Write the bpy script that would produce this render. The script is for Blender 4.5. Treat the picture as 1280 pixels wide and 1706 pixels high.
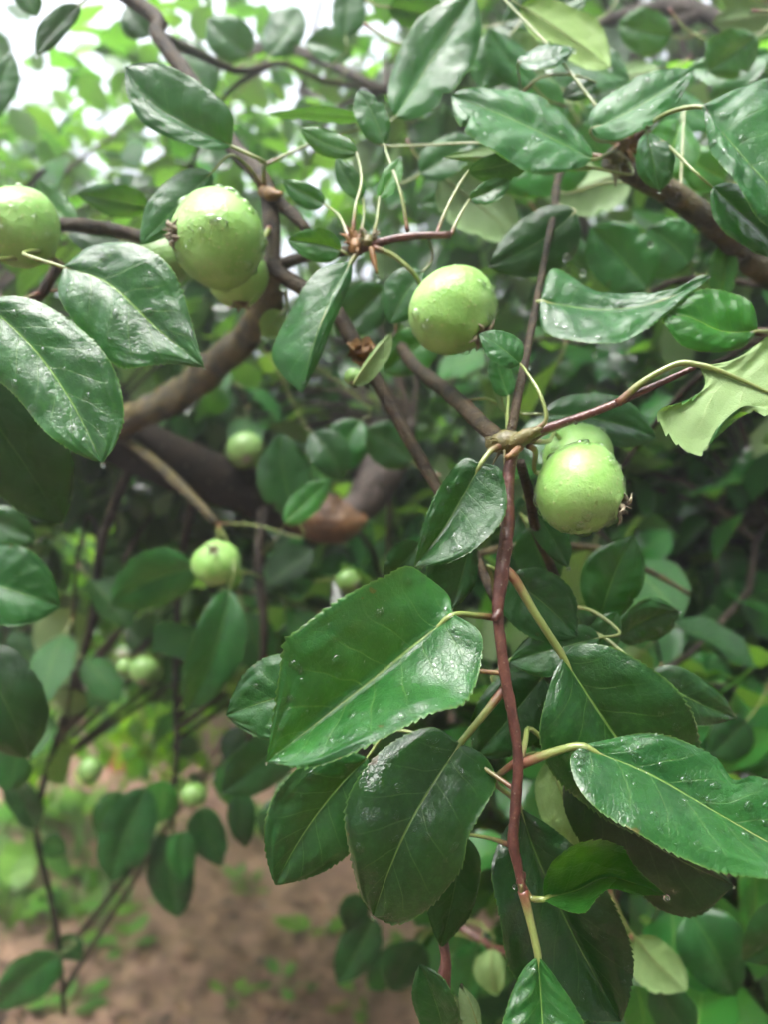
import bpy, math, random
import numpy as np
from mathutils import Vector, Matrix, noise as mnoise

random.seed(7)
rng = np.random.default_rng(11)
R = math.radians
for o in list(bpy.data.objects):
    bpy.data.objects.remove(o)
scene = bpy.context.scene
col = scene.collection

# ------------------------------------------------------------------ camera
CAM_H = 1.5
FPX = 26.0 / 36.0 * 1706.0          # focal length in photograph pixels
cam_d = bpy.data.cameras.new('camera')
cam = bpy.data.objects.new('camera', cam_d); col.objects.link(cam)
cam.location = (0, 0, CAM_H)
cam.rotation_euler = (R(90), 0, 0)
cam_d.sensor_fit = 'VERTICAL'; cam_d.sensor_height = 36.0; cam_d.lens = 26.0
cam_d.clip_start = 0.02; cam_d.clip_end = 600
cam_d.dof.use_dof = True
cam_d.dof.focus_distance = 0.270
cam_d.dof.aperture_fstop = 6.4
scene.camera = cam

# ------------------------------------------------------------------ sky, sun, exposure
SUN_EL, SUN_AZ = R(66), R(205)      # high, from behind the camera and a little to the left
world = bpy.data.worlds.new('World'); scene.world = world
world.use_nodes = True
wn, wl = world.node_tree.nodes, world.node_tree.links
wn.clear()
sky = wn.new('ShaderNodeTexSky'); sky.sky_type = 'NISHITA'; sky.sun_disc = False
sky.sun_elevation = SUN_EL; sky.sun_rotation = SUN_AZ
sky.air_density = 1.0; sky.dust_density = 6.0; sky.ozone_density = 1.0
hs = wn.new('ShaderNodeHueSaturation'); hs.inputs['Saturation'].default_value = 0.30
bg = wn.new('ShaderNodeBackground'); bg.inputs['Strength'].default_value = 0.15
wo = wn.new('ShaderNodeOutputWorld')
wl.new(sky.outputs[0], hs.inputs['Color']); wl.new(hs.outputs[0], bg.inputs[0]); wl.new(bg.outputs[0], wo.inputs[0])
sun_d = bpy.data.lights.new('sun', 'SUN'); sun_d.energy = 1.0; sun_d.angle = R(50); sun_d.color = (1, 0.985, 0.96)
sun = bpy.data.objects.new('sun', sun_d); col.objects.link(sun)
sd = Vector((math.sin(SUN_AZ) * math.cos(SUN_EL), math.cos(SUN_AZ) * math.cos(SUN_EL), math.sin(SUN_EL)))
sun.rotation_euler = sd.to_track_quat('Z', 'Y').to_euler()
vs = scene.view_settings
vs.view_transform = 'Standard'; vs.look = 'None'; vs.gamma = 1.0; vs.use_curve_mapping = False
vs.exposure = 2.45
scene.cycles.use_denoising = True
scene.cycles.use_adaptive_sampling = True; scene.cycles.adaptive_threshold = 0.07; scene.cycles.adaptive_min_samples = 16
scene.cycles.max_bounces = 5; scene.cycles.transparent_max_bounces = 8
scene.cycles.diffuse_bounces = 3; scene.cycles.glossy_bounces = 2; scene.cycles.transmission_bounces = 4
scene.cycles.caustics_reflective = False; scene.cycles.caustics_refractive = False
scene.cycles.sample_clamp_indirect = 4.0

# ------------------------------------------------------------------ small helpers
def P(px, py, d):
    """a point d metres in front of the lens, seen at photograph pixel (px, py)"""
    return np.array([(px - 640.0) / FPX * d, d, CAM_H - (py - 853.0) / FPX * d])

def tag(o, label=None, cat=None, group=None, kind=None):
    if label: o['label'] = label
    if cat: o['category'] = cat
    if group: o['group'] = group
    if kind: o['kind'] = kind
    return o

def empty(name, loc=(0, 0, 0)):
    o = bpy.data.objects.new(name, None); col.objects.link(o)
    o.location = loc; o.empty_display_size = 0.1
    return o

def link(name, me, parent=None, mats=()):
    for m in mats: me.materials.append(m)
    o = bpy.data.objects.new(name, me); col.objects.link(o)
    if parent is not None:
        o.parent = parent
        if parent.type == 'EMPTY':
            o.matrix_parent_inverse = Matrix.Translation(-Vector(parent.location))
    return o

def mesh(name, verts, faces, uv=None, smooth=True, mat_idx=None):
    me = bpy.data.meshes.new(name)
    me.from_pydata([tuple(map(float, v)) for v in verts], [], [tuple(map(int, f)) for f in faces])
    if smooth: me.polygons.foreach_set('use_smooth', [True] * len(me.polygons))
    if mat_idx is not None: me.polygons.foreach_set('material_index', list(map(int, mat_idx)))
    if uv is not None:
        lay = me.uv_layers.new(name='UVMap')
        li = np.empty(len(me.loops), dtype=np.int32); me.loops.foreach_get('vertex_index', li)
        lay.data.foreach_set('uv', np.asarray(uv, dtype=np.float32)[li].ravel())
    me.update()
    return me

def catmull(pts, n):
    """smooth curve through pts, resampled to n points of equal arc length"""
    p = np.asarray(pts, float)
    if len(p) == 2:
        t = np.linspace(0, 1, n)[:, None]
        return p[0] * (1 - t) + p[1] * t
    q = np.vstack([2 * p[0] - p[1], p, 2 * p[-1] - p[-2]])
    out = []
    for i in range(1, len(q) - 2):
        t = np.linspace(0, 1, 14, endpoint=False)[:, None]
        a, b, c, d = q[i - 1], q[i], q[i + 1], q[i + 2]
        out.append(0.5 * ((2 * b) + (c - a) * t + (2 * a - 5 * b + 4 * c - d) * t ** 2 + (3 * b - a - 3 * c + d) * t ** 3))
    out.append(p[-1:])
    c = np.vstack(out)
    s = np.r_[0, np.cumsum(np.linalg.norm(np.diff(c, axis=0), axis=1))]
    if s[-1] < 1e-9: return np.repeat(p[:1], n, 0)
    u = np.linspace(0, s[-1], n)
    return np.stack([np.interp(u, s, c[:, k]) for k in range(c.shape[1])], 1)

def unit(v):
    v = np.asarray(v, float); return v / (np.linalg.norm(v) + 1e-12)

def tube_data(path, radii, sides=8, rough=0.0, seed=0, rfreq=1.0):
    """a capped tube along path; radii per point; rough = relative bumpiness"""
    path = np.asarray(path, float); n = len(path)
    radii = np.interp(np.linspace(0, 1, n), np.linspace(0, 1, len(np.atleast_1d(radii))), np.atleast_1d(radii))
    tan = np.gradient(path, axis=0); tan /= np.linalg.norm(tan, axis=1)[:, None] + 1e-12
    ref = np.array([0, 0, 1.0]) if abs(tan[0][2]) < 0.9 else np.array([1.0, 0, 0])
    nrm = unit(np.cross(tan[0], ref))
    V, F, UV = [], [], []
    for i in range(n):
        nrm = unit(nrm - tan[i] * np.dot(nrm, tan[i])); b = np.cross(tan[i], nrm)
        for k in range(sides):
            a = 2 * math.pi * k / sides
            dv = nrm * math.cos(a) + b * math.sin(a)
            r = radii[i]
            if rough:
                q = path[i] + dv * r
                r *= 1 + rough * mnoise.noise(Vector(q * rfreq / max(radii.max(), 1e-4) * 0.6) + Vector((seed, 0, 0))) \
                       + 0.5 * rough * mnoise.noise(Vector(q * rfreq / max(radii.max(), 1e-4) * 1.9) + Vector((0, seed, 0)))
            V.append(path[i] + dv * r); UV.append((i / (n - 1), k / sides))
    for i in range(n - 1):
        for k in range(sides):
            k2 = (k + 1) % sides
            F.append((i * sides + k, i * sides + k2, (i + 1) * sides + k2, (i + 1) * sides + k))
    F.append(tuple(range(sides - 1, -1, -1))); F.append(tuple((n - 1) * sides + k for k in range(sides)))
    return V, F, UV

def tube(name, path, radii, mat, parent, sides=8, n=None, rough=0.0, seed=0):
    path = catmull(path, n) if n else np.asarray(path)
    V, F, UV = tube_data(path, radii, sides, rough, seed)
    return link(name, mesh(name, V, F, UV), parent, [mat])

def merge(parts):
    """join (V, F, UV, material index) pieces into one mesh's data"""
    V, F, UV, M = [], [], [], []
    for v, f, uv, m in parts:
        b = len(V); V += list(v); UV += list(uv); F += [tuple(i + b for i in q) for q in f]; M += [m] * len(f)
    return V, F, UV, M

# ------------------------------------------------------------------ materials
class NT:
    def __init__(s, name):
        s.m = bpy.data.materials.new(name); s.m.use_nodes = True
        s.t = s.m.node_tree; s.t.nodes.clear()
    def n(s, typ, **kw):
        x = s.t.nodes.new('ShaderNode' + typ)
        for k, v in kw.items(): setattr(x, k, v)
        return x
    def put(s, sock, v):
        if hasattr(v, 'node'): s.t.links.new(v, sock)
        elif v is not None: sock.default_value = v
    def math(s, op, a, b=None, c=None, clamp=False):
        x = s.n('Math', operation=op, use_clamp=clamp)
        s.put(x.inputs[0], a); s.put(x.inputs[1], b)
        if c is not None: s.put(x.inputs[2], c)
        return x.outputs[0]
    def smooth(s, v, a, b, lo=0.0, hi=1.0):
        x = s.n('MapRange', interpolation_type='SMOOTHSTEP')
        for i, q in enumerate((v, a, b, lo, hi)): s.put(x.inputs[i], q)
        return x.outputs[0]
    def mix(s, f, a, b, blend='MIX'):
        x = s.n('Mix', data_type='RGBA', blend_type=blend)
        s.put(x.inputs[0], f); s.put(x.inputs[6], a); s.put(x.inputs[7], b)
        return x.outputs[2]
    def noise(s, vec, scale, detail=3.0, rough=0.55, dist=0.0):
        x = s.n('TexNoise')
        s.put(x.inputs['Vector'], vec); x.inputs['Scale'].default_value = scale
        x.inputs['Detail'].default_value = detail; x.inputs['Roughness'].default_value = rough
        x.inputs['Distortion'].default_value = dist
        return x.outputs['Fac']
    def bump(s, h, strength, dist, normal=None):
        x = s.n('Bump'); x.inputs['Strength'].default_value = strength; x.inputs['Distance'].default_value = dist
        s.put(x.inputs['Height'], h)
        if normal is not None: s.put(x.inputs['Normal'], normal)
        return x.outputs[0]
    def principled(s, **kw):
        x = s.n('BsdfPrincipled')
        for k, v in kw.items(): s.put(x.inputs[k.replace('_', ' ')], v)
        return x.outputs[0]
    def out(s, sh):
        o = s.n('OutputMaterial'); s.t.links.new(sh, o.inputs[0]); return s.m

def c4(r, g, b): return (r, g, b, 1.0)

def leaf_material(name, mass=False, top=(0.0065, 0.047, 0.0088), top2=(0.015, 0.084, 0.0145), back=(0.175, 0.255, 0.120),
                  trans=0.16, coat=0.85, coat_rough=0.09, soaked=False):
    t = NT(name)
    uvn = t.n('UVMap'); uvn.uv_map = 'UVMap'
    sep = t.n('SeparateXYZ'); t.t.links.new(uvn.outputs[0], sep.inputs[0])
    u, vv = sep.outputs[0], sep.outputs[1]
    sv = t.math('MULTIPLY_ADD', vv, 2.0, -1.0)
    a = t.math('ABSOLUTE', sv)
    geo = t.n('NewGeometry')
    tc = t.n('TexCoord')
    if mass:
        at = t.n('Attribute', attribute_name='tint'); tint = at.outputs['Color']; seedv = at.outputs['Alpha']
        brown = 0.0
        pos = geo.outputs['Position']
    else:
        oi = t.n('ObjectInfo'); tint = oi.outputs['Color']; seedv = oi.outputs['Random']; brown = oi.outputs['Alpha']
        pos = tc.outputs['Object']
    # veins drawn from the leaf's own length and width
    width = t.math('MULTIPLY_ADD', u, -0.030, 0.042)
    mid = t.math('SUBTRACT', 1.0, t.smooth(a, t.math('MULTIPLY', width, 0.35), t.math('MULTIPLY', width, 0.85)))
    if mass:
        vein = mid; lat = None
    else:
        wob = t.math('MULTIPLY', t.math('SUBTRACT', t.noise(pos, 55.0, 1.0), 0.5), 0.07)
        q = t.math('MULTIPLY_ADD', a, 0.14, -0.36)
        ph = t.math('ADD', t.math('MULTIPLY_ADD', q, a, u), wob)
        side = t.math('MULTIPLY', t.math('GREATER_THAN', sv, 0.0), 0.43)
        fr = t.math('FRACT', t.math('ADD', t.math('MULTIPLY_ADD', ph, 7.0, side), seedv))
        dist = t.math('ABSOLUTE', t.math('SUBTRACT', fr, 0.5))
        lat = t.math('SUBTRACT', 1.0, t.smooth(dist, 0.008, 0.042))
        lat = t.math('MULTIPLY', lat, t.smooth(a, 0.98, 0.35))
        vein = t.math('MAXIMUM', mid, t.math('MULTIPLY', lat, 0.24))
    # colour
    n1 = t.noise(pos, 38.0, 3.0)
    base = t.mix(t.smooth(n1, 0.3, 0.72), c4(*top), c4(*top2))
    if not mass:
        n2 = t.noise(pos, 420.0, 2.0)
        base = t.mix(t.math('MULTIPLY', t.smooth(n2, 0.45, 0.7), 0.22), base, c4(0.035, 0.10, 0.02))
    base = t.mix(t.math('MULTIPLY', vein, 0.8), base, c4(0.13, 0.22, 0.05))
    rim = t.math('MULTIPLY', t.smooth(a, 0.965, 1.0), 0.55)
    if not mass: base = t.mix(rim, base, c4(0.10, 0.18, 0.04))
    bk = t.mix(t.math('MULTIPLY', vein if mass else t.math('MAXIMUM', mid, t.math('MULTIPLY', lat, 0.7)), 0.75), c4(*back), c4(0.26, 0.33, 0.17))
    if not mass: bk = t.mix(t.math('MULTIPLY', t.smooth(n1, 0.4, 0.7), 0.5), bk, c4(0.12, 0.19, 0.07))
    if not mass:
        # brown scorched spots near the margin
        sp = t.math('ADD', t.noise(pos, 120.0, 3.0), t.math('MULTIPLY', a, 0.30))
        spot = t.math('MULTIPLY', t.smooth(sp, 0.93, 0.98), brown)
        base = t.mix(spot, base, c4(0.10, 0.026, 0.008))
        bk = t.mix(t.math('MULTIPLY', spot, 0.6), bk, c4(0.17, 0.09, 0.03))
    base = t.mix(1.0, base, tint, 'MULTIPLY')
    bk = t.mix(0.35, bk, t.mix(1.0, bk, tint, 'MULTIPLY'))
    colr = t.mix(geo.outputs['Backfacing'], base, bk)
    # relief: puffed areas between veins, fine net of veinlets, water film
    if mass:
        nb = None; cn = None
    else:
        vo = t.n('TexVoronoi', feature='DISTANCE_TO_EDGE'); vo.inputs['Scale'].default_value = 560.0
        t.put(vo.inputs['Vector'], pos)
        net = t.smooth(vo.outputs['Distance'], 0.0, 0.16)
        h = t.math('ADD', t.math('MULTIPLY', net, 0.17), t.math('MULTIPLY', vein, -0.9))
        h = t.math('ADD', h, t.math('MULTIPLY', t.noise(pos, 240.0, 2.0), 0.9))
        nb = t.bump(h, 0.55, 0.0006)
        film = t.math('ADD', t.noise(pos, 110.0, 2.0, 0.5, 0.6), t.math('MULTIPLY', t.noise(pos, 420.0, 2.0), 0.13))
        cn = t.bump(film, 0.24 if soaked else 0.22, 0.0036, nb)
    rg = 0.42 if mass else t.smooth(n1, 0.3, 0.7, 0.34, 0.52)
    inv = t.math('SUBTRACT', 1.0, geo.outputs['Backfacing'])
    if not mass:                                    # water lies in patches
        wet = t.smooth(t.noise(pos, 34.0, 2.0, 0.6), *((0.30, 0.48) if soaked else (0.42, 0.60)))
        inv = t.math('MULTIPLY', inv, t.math('MULTIPLY_ADD', wet, 0.5, 0.5))
        coat_rough = t.math('MULTIPLY_ADD', wet, -0.19, 0.30)
    pr = t.principled(Base_Color=colr, Roughness=rg, Specular_IOR_Level=0.15, Normal=nb,
                      Coat_Weight=t.math('MULTIPLY', inv, coat), Coat_Roughness=coat_rough, Coat_IOR=1.4, Coat_Normal=cn)
    tr = t.n('BsdfTranslucent')
    t.put(tr.inputs[0], t.mix(1.0, t.mix(t.math('MULTIPLY', vein, 0.6), c4(0.15, 0.36, 0.022), c4(0.20, 0.34, 0.05)), tint, 'MULTIPLY'))
    mx = t.n('MixShader'); mx.inputs[0].default_value = trans
    t.t.links.new(pr, mx.inputs[1]); t.t.links.new(tr.outputs[0], mx.inputs[2])
    return t.out(mx.outputs[0])

M = {}
M['leaf'] = leaf_material('apple_leaf')
M['leaf_soaked'] = leaf_material('soaked_apple_leaf', top=(0.0035, 0.026, 0.0055), top2=(0.0075, 0.048, 0.009), coat=1.0, soaked=True, trans=0.12)
M['mass'] = leaf_material('apple_leaf_far', mass=True, coat=0.9, coat_rough=0.07, trans=0.36)
M['weed'] = leaf_material('weed_leaf', mass=True, top=(0.06, 0.15, 0.03), top2=(0.10, 0.21, 0.045), coat=0.3, coat_rough=0.25, trans=0.3)

def bark(name, c1, c2, c3, scale, bump=0.6, bd=0.002, coat=0.5, rough=0.55, lent=True, spec=0.3):
    t = NT(name)
    tc = t.n('TexCoord'); pos = tc.outputs['Object']
    n1 = t.noise(pos, scale, 4.0, 0.6); n2 = t.noise(pos, scale * 4.5, 4.0, 0.65)
    b = t.mix(t.smooth(n1, 0.32, 0.68), c4(*c1), c4(*c2))
    b = t.mix(t.math('MULTIPLY', t.smooth(n2, 0.52, 0.72), 0.7), b, c4(*c3))
    h = t.math('ADD', n1, t.math('MULTIPLY', n2, 0.7))
    if lent:
        vo = t.n('TexVoronoi'); vo.inputs['Scale'].default_value = scale * 2.2; t.put(vo.inputs['Vector'], pos)
        l = t.smooth(vo.outputs['Distance'], 0.18, 0.08)
        b = t.mix(t.math('MULTIPLY', l, 0.55), b, c4(0.18, 0.15, 0.11)); h = t.math('ADD', h, t.math('MULTIPLY', l, 0.5))
    nb = t.bump(h, bump, bd)
    return t.out(t.principled(Base_Color=b, Roughness=rough, Specular_IOR_Level=spec, Normal=nb, Coat_Weight=coat, Coat_Roughness=0.18, Coat_Normal=nb))

M['shoot'] = bark('red_shoot_bark', (0.048, 0.014, 0.011), (0.095, 0.032, 0.024), (0.14, 0.07, 0.05), 160.0, 0.4, 0.0008, 0.5, 0.4)
M['twig'] = bark('twig_bark', (0.012, 0.008, 0.004), (0.050, 0.033, 0.015), (0.085, 0.066, 0.038), 150.0, 1.0, 0.002, 0.25, 0.6, True, 0.15)
M['limb'] = bark('limb_bark', (0.016, 0.012, 0.003), (0.095, 0.072, 0.018), (0.060, 0.052, 0.018), 70.0, 1.0, 0.005, 0.45, 0.5, True, 0.2)
M['dark'] = bark('wet_dark_bark', (0.006, 0.005, 0.0035), (0.016, 0.012, 0.008), (0.024, 0.020, 0.012), 45.0, 0.9, 0.004, 0.0, 0.8, True, 0.08)
M['grey'] = bark('grey_bark', (0.020, 0.015, 0.012), (0.065, 0.050, 0.042), (0.13, 0.105, 0.09), 50.0, 1.0, 0.004, 0.1, 0.7, True, 0.2)
M['knot'] = bark('scarred_bark', (0.035, 0.016, 0.007), (0.12, 0.058, 0.020), (0.17, 0.10, 0.05), 30.0, 1.0, 0.006, 0.3, 0.6, True, 0.2)
M['trunk'] = bark('trunk_bark', (0.012, 0.010, 0.008), (0.035, 0.028, 0.020), (0.055, 0.05, 0.04), 22.0, 1.0, 0.01, 0.0, 0.8, True, 0.1)
M['scale'] = bark('bud_scale', (0.1200, 0.0510, 0.0168), (0.2160, 0.1140, 0.0360), (0.2640, 0.1680, 0.0720), 180.0, 0.6, 0.001, 0.4)
M['green_spur'] = bark('green_spur_bark', (0.0600, 0.0510, 0.0132), (0.1200, 0.1080, 0.0300), (0.1560, 0.1020, 0.0420), 150.0, 0.6, 0.001, 0.5)
M['sepal'] = bark('dry_sepal', (0.09, 0.065, 0.040), (0.24, 0.21, 0.14), (0.34, 0.30, 0.21), 260.0, 0.8, 0.0006, 0.2, 0.7, False)

def petiole_material():
    t = NT('leaf_stalk')
    uvn = t.n('UVMap'); uvn.uv_map = 'UVMap'
    sep = t.n('SeparateXYZ'); t.t.links.new(uvn.outputs[0], sep.inputs[0])
    n = t.noise(t.n('TexCoord').outputs['Object'], 220.0, 3.0)
    g = t.mix(n, c4(0.12, 0.16, 0.035), c4(0.20, 0.24, 0.07))
    g = t.mix(t.smooth(t.math('MULTIPLY_ADD', n, 0.15, sep.outputs[0]), 0.26, 0.06), g, c4(0.13, 0.03, 0.022))
    return t.out(t.principled(Base_Color=g, Roughness=0.4, Coat_Weight=0.5, Coat_Roughness=0.15, Normal=t.bump(n, 0.4, 0.0008)))
M['stalk'] = petiole_material()

def apple_material(name='young_apple_skin', k=1.0):
    t = NT(name)
    pos = t.n('TexCoord').outputs['Object']
    uvn = t.n('UVMap'); uvn.uv_map = 'UVMap'
    sep = t.n('SeparateXYZ'); t.t.links.new(uvn.outputs[0], sep.inputs[0])
    n1 = t.noise(pos, 45.0, 3.0)
    b = t.mix(t.smooth(n1, 0.3, 0.7), c4(0.175, 0.355, 0.072), c4(0.27, 0.455, 0.145))
    vo = t.n('TexVoronoi'); vo.inputs['Scale'].default_value = 300.0; t.put(vo.inputs['Vector'], pos)
    dots = t.math('MULTIPLY', t.smooth(vo.outputs['Distance'], 0.26, 0.14), 0.55)
    b = t.mix(dots, b, c4(0.32, 0.39, 0.15))
    streak = t.noise(pos, 130.0, 4.0, 0.7)
    b = t.mix(t.math('MULTIPLY', t.smooth(streak, 0.5, 0.8), 0.20), b, c4(0.31, 0.40, 0.12))
    b = t.mix(t.smooth(sep.outputs[0], 0.90, 0.99, 0.0, 0.5), b, c4(0.2, 0.22, 0.09))
    if k < 1: b = t.mix(1.0, b, c4(k, k, k), 'MULTIPLY')
    rus = t.math('MULTIPLY', t.smooth(t.noise(pos, 95.0, 5.0, 0.75), 0.60, 0.70), 0.5)
    b = t.mix(rus, b, c4(0.17, 0.17, 0.055))
    film = t.math('ADD', t.noise(pos, 140.0, 2.0), t.math('MULTIPLY', t.noise(pos, 620.0, 3.0), 0.45))
    film = t.math('ADD', film, t.math('MULTIPLY', dots, 0.25))
    nb = t.bump(film, 0.45, 0.0016)
    return t.out(t.principled(Base_Color=b, Roughness=0.5, Specular_IOR_Level=0.3, Normal=nb, Coat_Weight=0.4, Coat_Roughness=0.22, Coat_Normal=nb,
                              Subsurface_Weight=0.3, Subsurface_Radius=(0.004, 0.006, 0.002), Subsurface_Scale=1.0))
M['apple'] = apple_material()
M['apple_dimmed'] = apple_material('dimmed_apple_skin', 0.55)  # same skin with its colour darkened, to dim the smaller apples

def drop_material(name='rain_water', k=0.65, k0=0.012):
    t = NT(name)
    fr = t.n('Fresnel'); fr.inputs[0].default_value = 1.33
    gl = t.n('BsdfGlossy'); gl.inputs['Roughness'].default_value = 0.02; gl.inputs['Color'].default_value = (1, 1, 1, 1)
    tr = t.n('BsdfTransparent'); lw = t.n('LayerWeight'); lw.inputs['Blend'].default_value = 0.35
    t.put(tr.inputs[0], t.mix(t.smooth(lw.outputs['Facing'], 0.25, 0.95), c4(1, 1, 1), c4(0.50, 0.56, 0.46)))  # rim darkened in the colour, standing in for refraction inside the drop
    mx = t.n('MixShader')
    t.t.links.new(t.math('MULTIPLY_ADD', fr.outputs[0], k, k0, True), mx.inputs[0])
    t.t.links.new(tr.outputs[0], mx.inputs[1]); t.t.links.new(gl.outputs[0], mx.inputs[2])
    return t.out(mx.outputs[0])
M['drop'] = drop_material()
M['bead'] = drop_material('rain_bead', 1.2, 0.04)
tg = NT('hanging_water'); M['glass'] = tg.out(tg.principled(Base_Color=(1, 1, 1, 1), Roughness=0.0, IOR=1.33, Transmission_Weight=1.0))

def soil_material():
    t = NT('wet_soil')
    pos = t.n('NewGeometry').outputs['Position']
    n1 = t.noise(pos, 1.3, 4.0); n2 = t.noise(pos, 14.0, 5.0, 0.65); n3 = t.noise(pos, 70.0, 4.0, 0.7)
    b = t.mix(t.smooth(n1, 0.3, 0.7), c4(0.27, 0.155, 0.102), c4(0.39, 0.24, 0.162))
    b = t.mix(t.math('MULTIPLY', t.smooth(n2, 0.42, 0.62), 0.8), b, c4(0.15, 0.088, 0.060))
    b = t.mix(t.math('MULTIPLY', t.smooth(n3, 0.55, 0.75), 0.5), b, c4(0.30, 0.21, 0.15))
    h = t.math('ADD', t.math('MULTIPLY', n2, 0.7), t.math('MULTIPLY', n3, 0.3))
    return t.out(t.principled(Base_Color=b, Roughness=0.75, Normal=t.bump(h, 0.9, 0.05)))
M['soil'] = soil_material()
def plain(name, c, rough=0.6, var=0.35, scale=60.0):
    t = NT(name); n = t.noise(t.n('TexCoord').outputs['Object'], scale, 3.0)
    return t.out(t.principled(Base_Color=t.mix(n, c4(*[x * (1 - var) for x in c]), c4(*[min(1, x * (1 + var)) for x in c])), Roughness=rough, Normal=t.bump(n, 0.5, 0.004)))
M['stone'] = plain('pebble', (0.34, 0.31, 0.28))
def litter():
    t = NT('dead_litter'); at = t.n('Attribute', attribute_name='tint')
    return t.out(t.principled(Base_Color=t.mix(1.0, c4(0.13, 0.072, 0.040), at.outputs['Color'], 'MULTIPLY'), Roughness=0.6))
M['litter'] = litter()
M['dead'] = plain('dead_leaf', (0.32, 0.09, 0.03), 0.6)

# ------------------------------------------------------------------ ground
def build_ground():
    def axis(lo, hi, fine, far):
        a = list(np.arange(lo, hi, fine)); s = fine; x = a[-1]
        while x < far: s *= 1.22; x += s; a.append(x)
        s = fine; x = lo; pre = []
        while x > -far: s *= 1.22; x -= s; pre.append(x)
        return np.array(pre[::-1] + a)
    xs = axis(-3.2, 2.6, 0.035, 40); ys = axis(1.6, 6.2, 0.035, 40)
    V = []
    for y in ys:
        for x in xs:
            r = math.hypot(x, y - 3)
            f = max(0.0, min(1.0, (9 - r) / 4))
            z = 0.028 * mnoise.noise(Vector((x * 2.1, y * 2.1, 0))) + 0.02 * mnoise.noise(Vector((x * 6.3, y * 6.3, 3)))
            c = mnoise.noise(Vector((x * 15, y * 15, 7)))
            z += f * 0.040 * max(0.0, c) ** 0.7
            V.append((x, y, z))
    nx = len(xs)
    F = [(j * nx + i, j * nx + i + 1, (j + 1) * nx + i + 1, (j + 1) * nx + i) for j in range(len(ys) - 1) for i in range(nx - 1)]
    o = link('ground', mesh('ground', V, F), None, [M['soil']])
    tag(o, 'bare wet brown soil under the apple trees', 'ground', kind='structure')
build_ground()

# ------------------------------------------------------------------ trees: roots and branch register
left_tree = tag(empty('apple_tree', (-0.95, 0.98, 0)), 'apple tree in front with hanging red shoot, wet leaves and limbs entering from the left', 'tree')
right_tree = tag(empty('apple_tree', (1.25, 0.95, 0)), 'apple tree whose brown limb and pale wet leaves enter from the upper right', 'tree')
REG = {left_tree.name: [], right_tree.name: []}

def branch(tree, pts, radii, mat, n=None, sides=10, rough=0.12, name='branch', parent=None):
    """pts: (px, py, depth) or xyz given with a leading 'w'"""
    p = [np.array(q[1:], float) if q[0] == 'w' else P(*q) for q in pts]
    n = n or max(8, len(p) * 7)
    path = catmull(p, n)
    radii = np.atleast_1d(radii)
    o = tube(name, path, radii, M[mat], parent or tree, sides, None, rough, seed=random.random() * 20)
    rr = np.interp(np.linspace(0, 1, n), np.linspace(0, 1, len(radii)), radii)
    REG[tree.name] += [(path[i], rr[i]) for i in range(n)]
    return o

def nearest(tree, p, maxd):
    best, bd = None, maxd
    for q, r in REG[tree.name]:
        d = np.linalg.norm(q - p)
        if d < bd: best, bd = q, d
    return best

# px radius helper: half of a pixel width at a depth, in metres
def pr(w, d): return 0.5 * w / FPX * d

LT, RT = left_tree, right_tree
# left tree: trunk stands out of frame to the left
branch(LT, [('w', -0.95, 0.98, -0.05), ('w', -0.93, 0.97, 0.5), ('w', -0.97, 0.96, 1.1), ('w', -0.93, 0.95, 1.55), ('w', -0.99, 0.98, 2.0)],
       [0.095, 0.075, 0.07, 0.06, 0.045], 'trunk', 40, 16, 0.18, 'trunk')
# heavy dark limb across the middle left, ending in the scarred fork
limb = branch(LT, [('w', -0.95, 0.96, 1.35), (-160, 560, 0.86), (60, 680, 0.80), (230, 745, 0.78), (400, 815, 0.79), (480, 845, 0.80), (560, 858, 0.80)],
              [0.045, 0.036, 0.030, 0.028, 0.030, 0.028, 0.026], 'dark', 70, 14, 0.22)
branch(LT, [(480, 846, 0.80), (520, 856, 0.79), (560, 866, 0.782), (590, 868, 0.778), (606, 866, 0.777), (612, 865, 0.777)],
       [0.022, 0.026, 0.030, 0.029, 0.020, 0.004], 'knot', 40, 20, 0.22)
branch(LT, [(570, 860, 0.79), (600, 838, 0.795), (622, 812, 0.80), (640, 785, 0.81), (660, 750, 0.88), (690, 700, 1.0)],
       [0.020, 0.022, 0.020, 0.017, 0.009, 0.005], 'grey', 40, 16, 0.4)
branch(LT, [(190, 712, 0.74), (240, 685, 0.72), (300, 655, 0.70), (370, 600, 0.66), (420, 548, 0.62), (445, 500, 0.58), (455, 440, 0.52)],
       [0.0155, 0.0150, 0.0145, 0.0135, 0.0125, 0.011, 0.008], 'limb', 60, 16, 0.28)
branch(LT, [(215, 735, 0.74), (275, 785, 0.70), (320, 830, 0.68), (362, 872, 0.67)], [0.0055, 0.0055, 0.0052, 0.004], 'limb', 20, 8)
# long branch from the top left, bending down through the middle
main_b = branch(LT, [('w', -0.40, 0.50, 1.98), (205, -10, 0.47), (262, 60, 0.46), (320, 140, 0.45), (385, 240, 0.43), (440, 305, 0.41), (452, 380, 0.40), (458, 445, 0.40),
                     (500, 478, 0.395), (550, 505, 0.385), (592, 575, 0.38), (640, 655, 0.375), (690, 745, 0.37), (735, 822, 0.365), (790, 920, 0.35), (826, 1000, 0.335)],
                [pr(36, .47), pr(34, .45), pr(30, .42), pr(30, .40), pr(30, .39), pr(33, .385), pr(30, .38), pr(28, .37), pr(22, .355), pr(14, .34)], 'twig', 110, 10, 0.16)
branch(LT, [('w', -0.93, 0.95, 1.55), ('w', -0.80, 0.72, 1.85), ('w', -0.60, 0.58, 2.0), ('w', -0.40, 0.50, 1.98)], [0.028, 0.02, 0.013, pr(36, .47)], 'limb', 24, 10)
branch(LT, [(440, 318, 0.405), (480, 350, 0.40), (512, 385, 0.395)], [pr(24, .4), pr(24, .4), pr(16, .4)], 'twig', 12, 8, 0.3)
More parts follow.
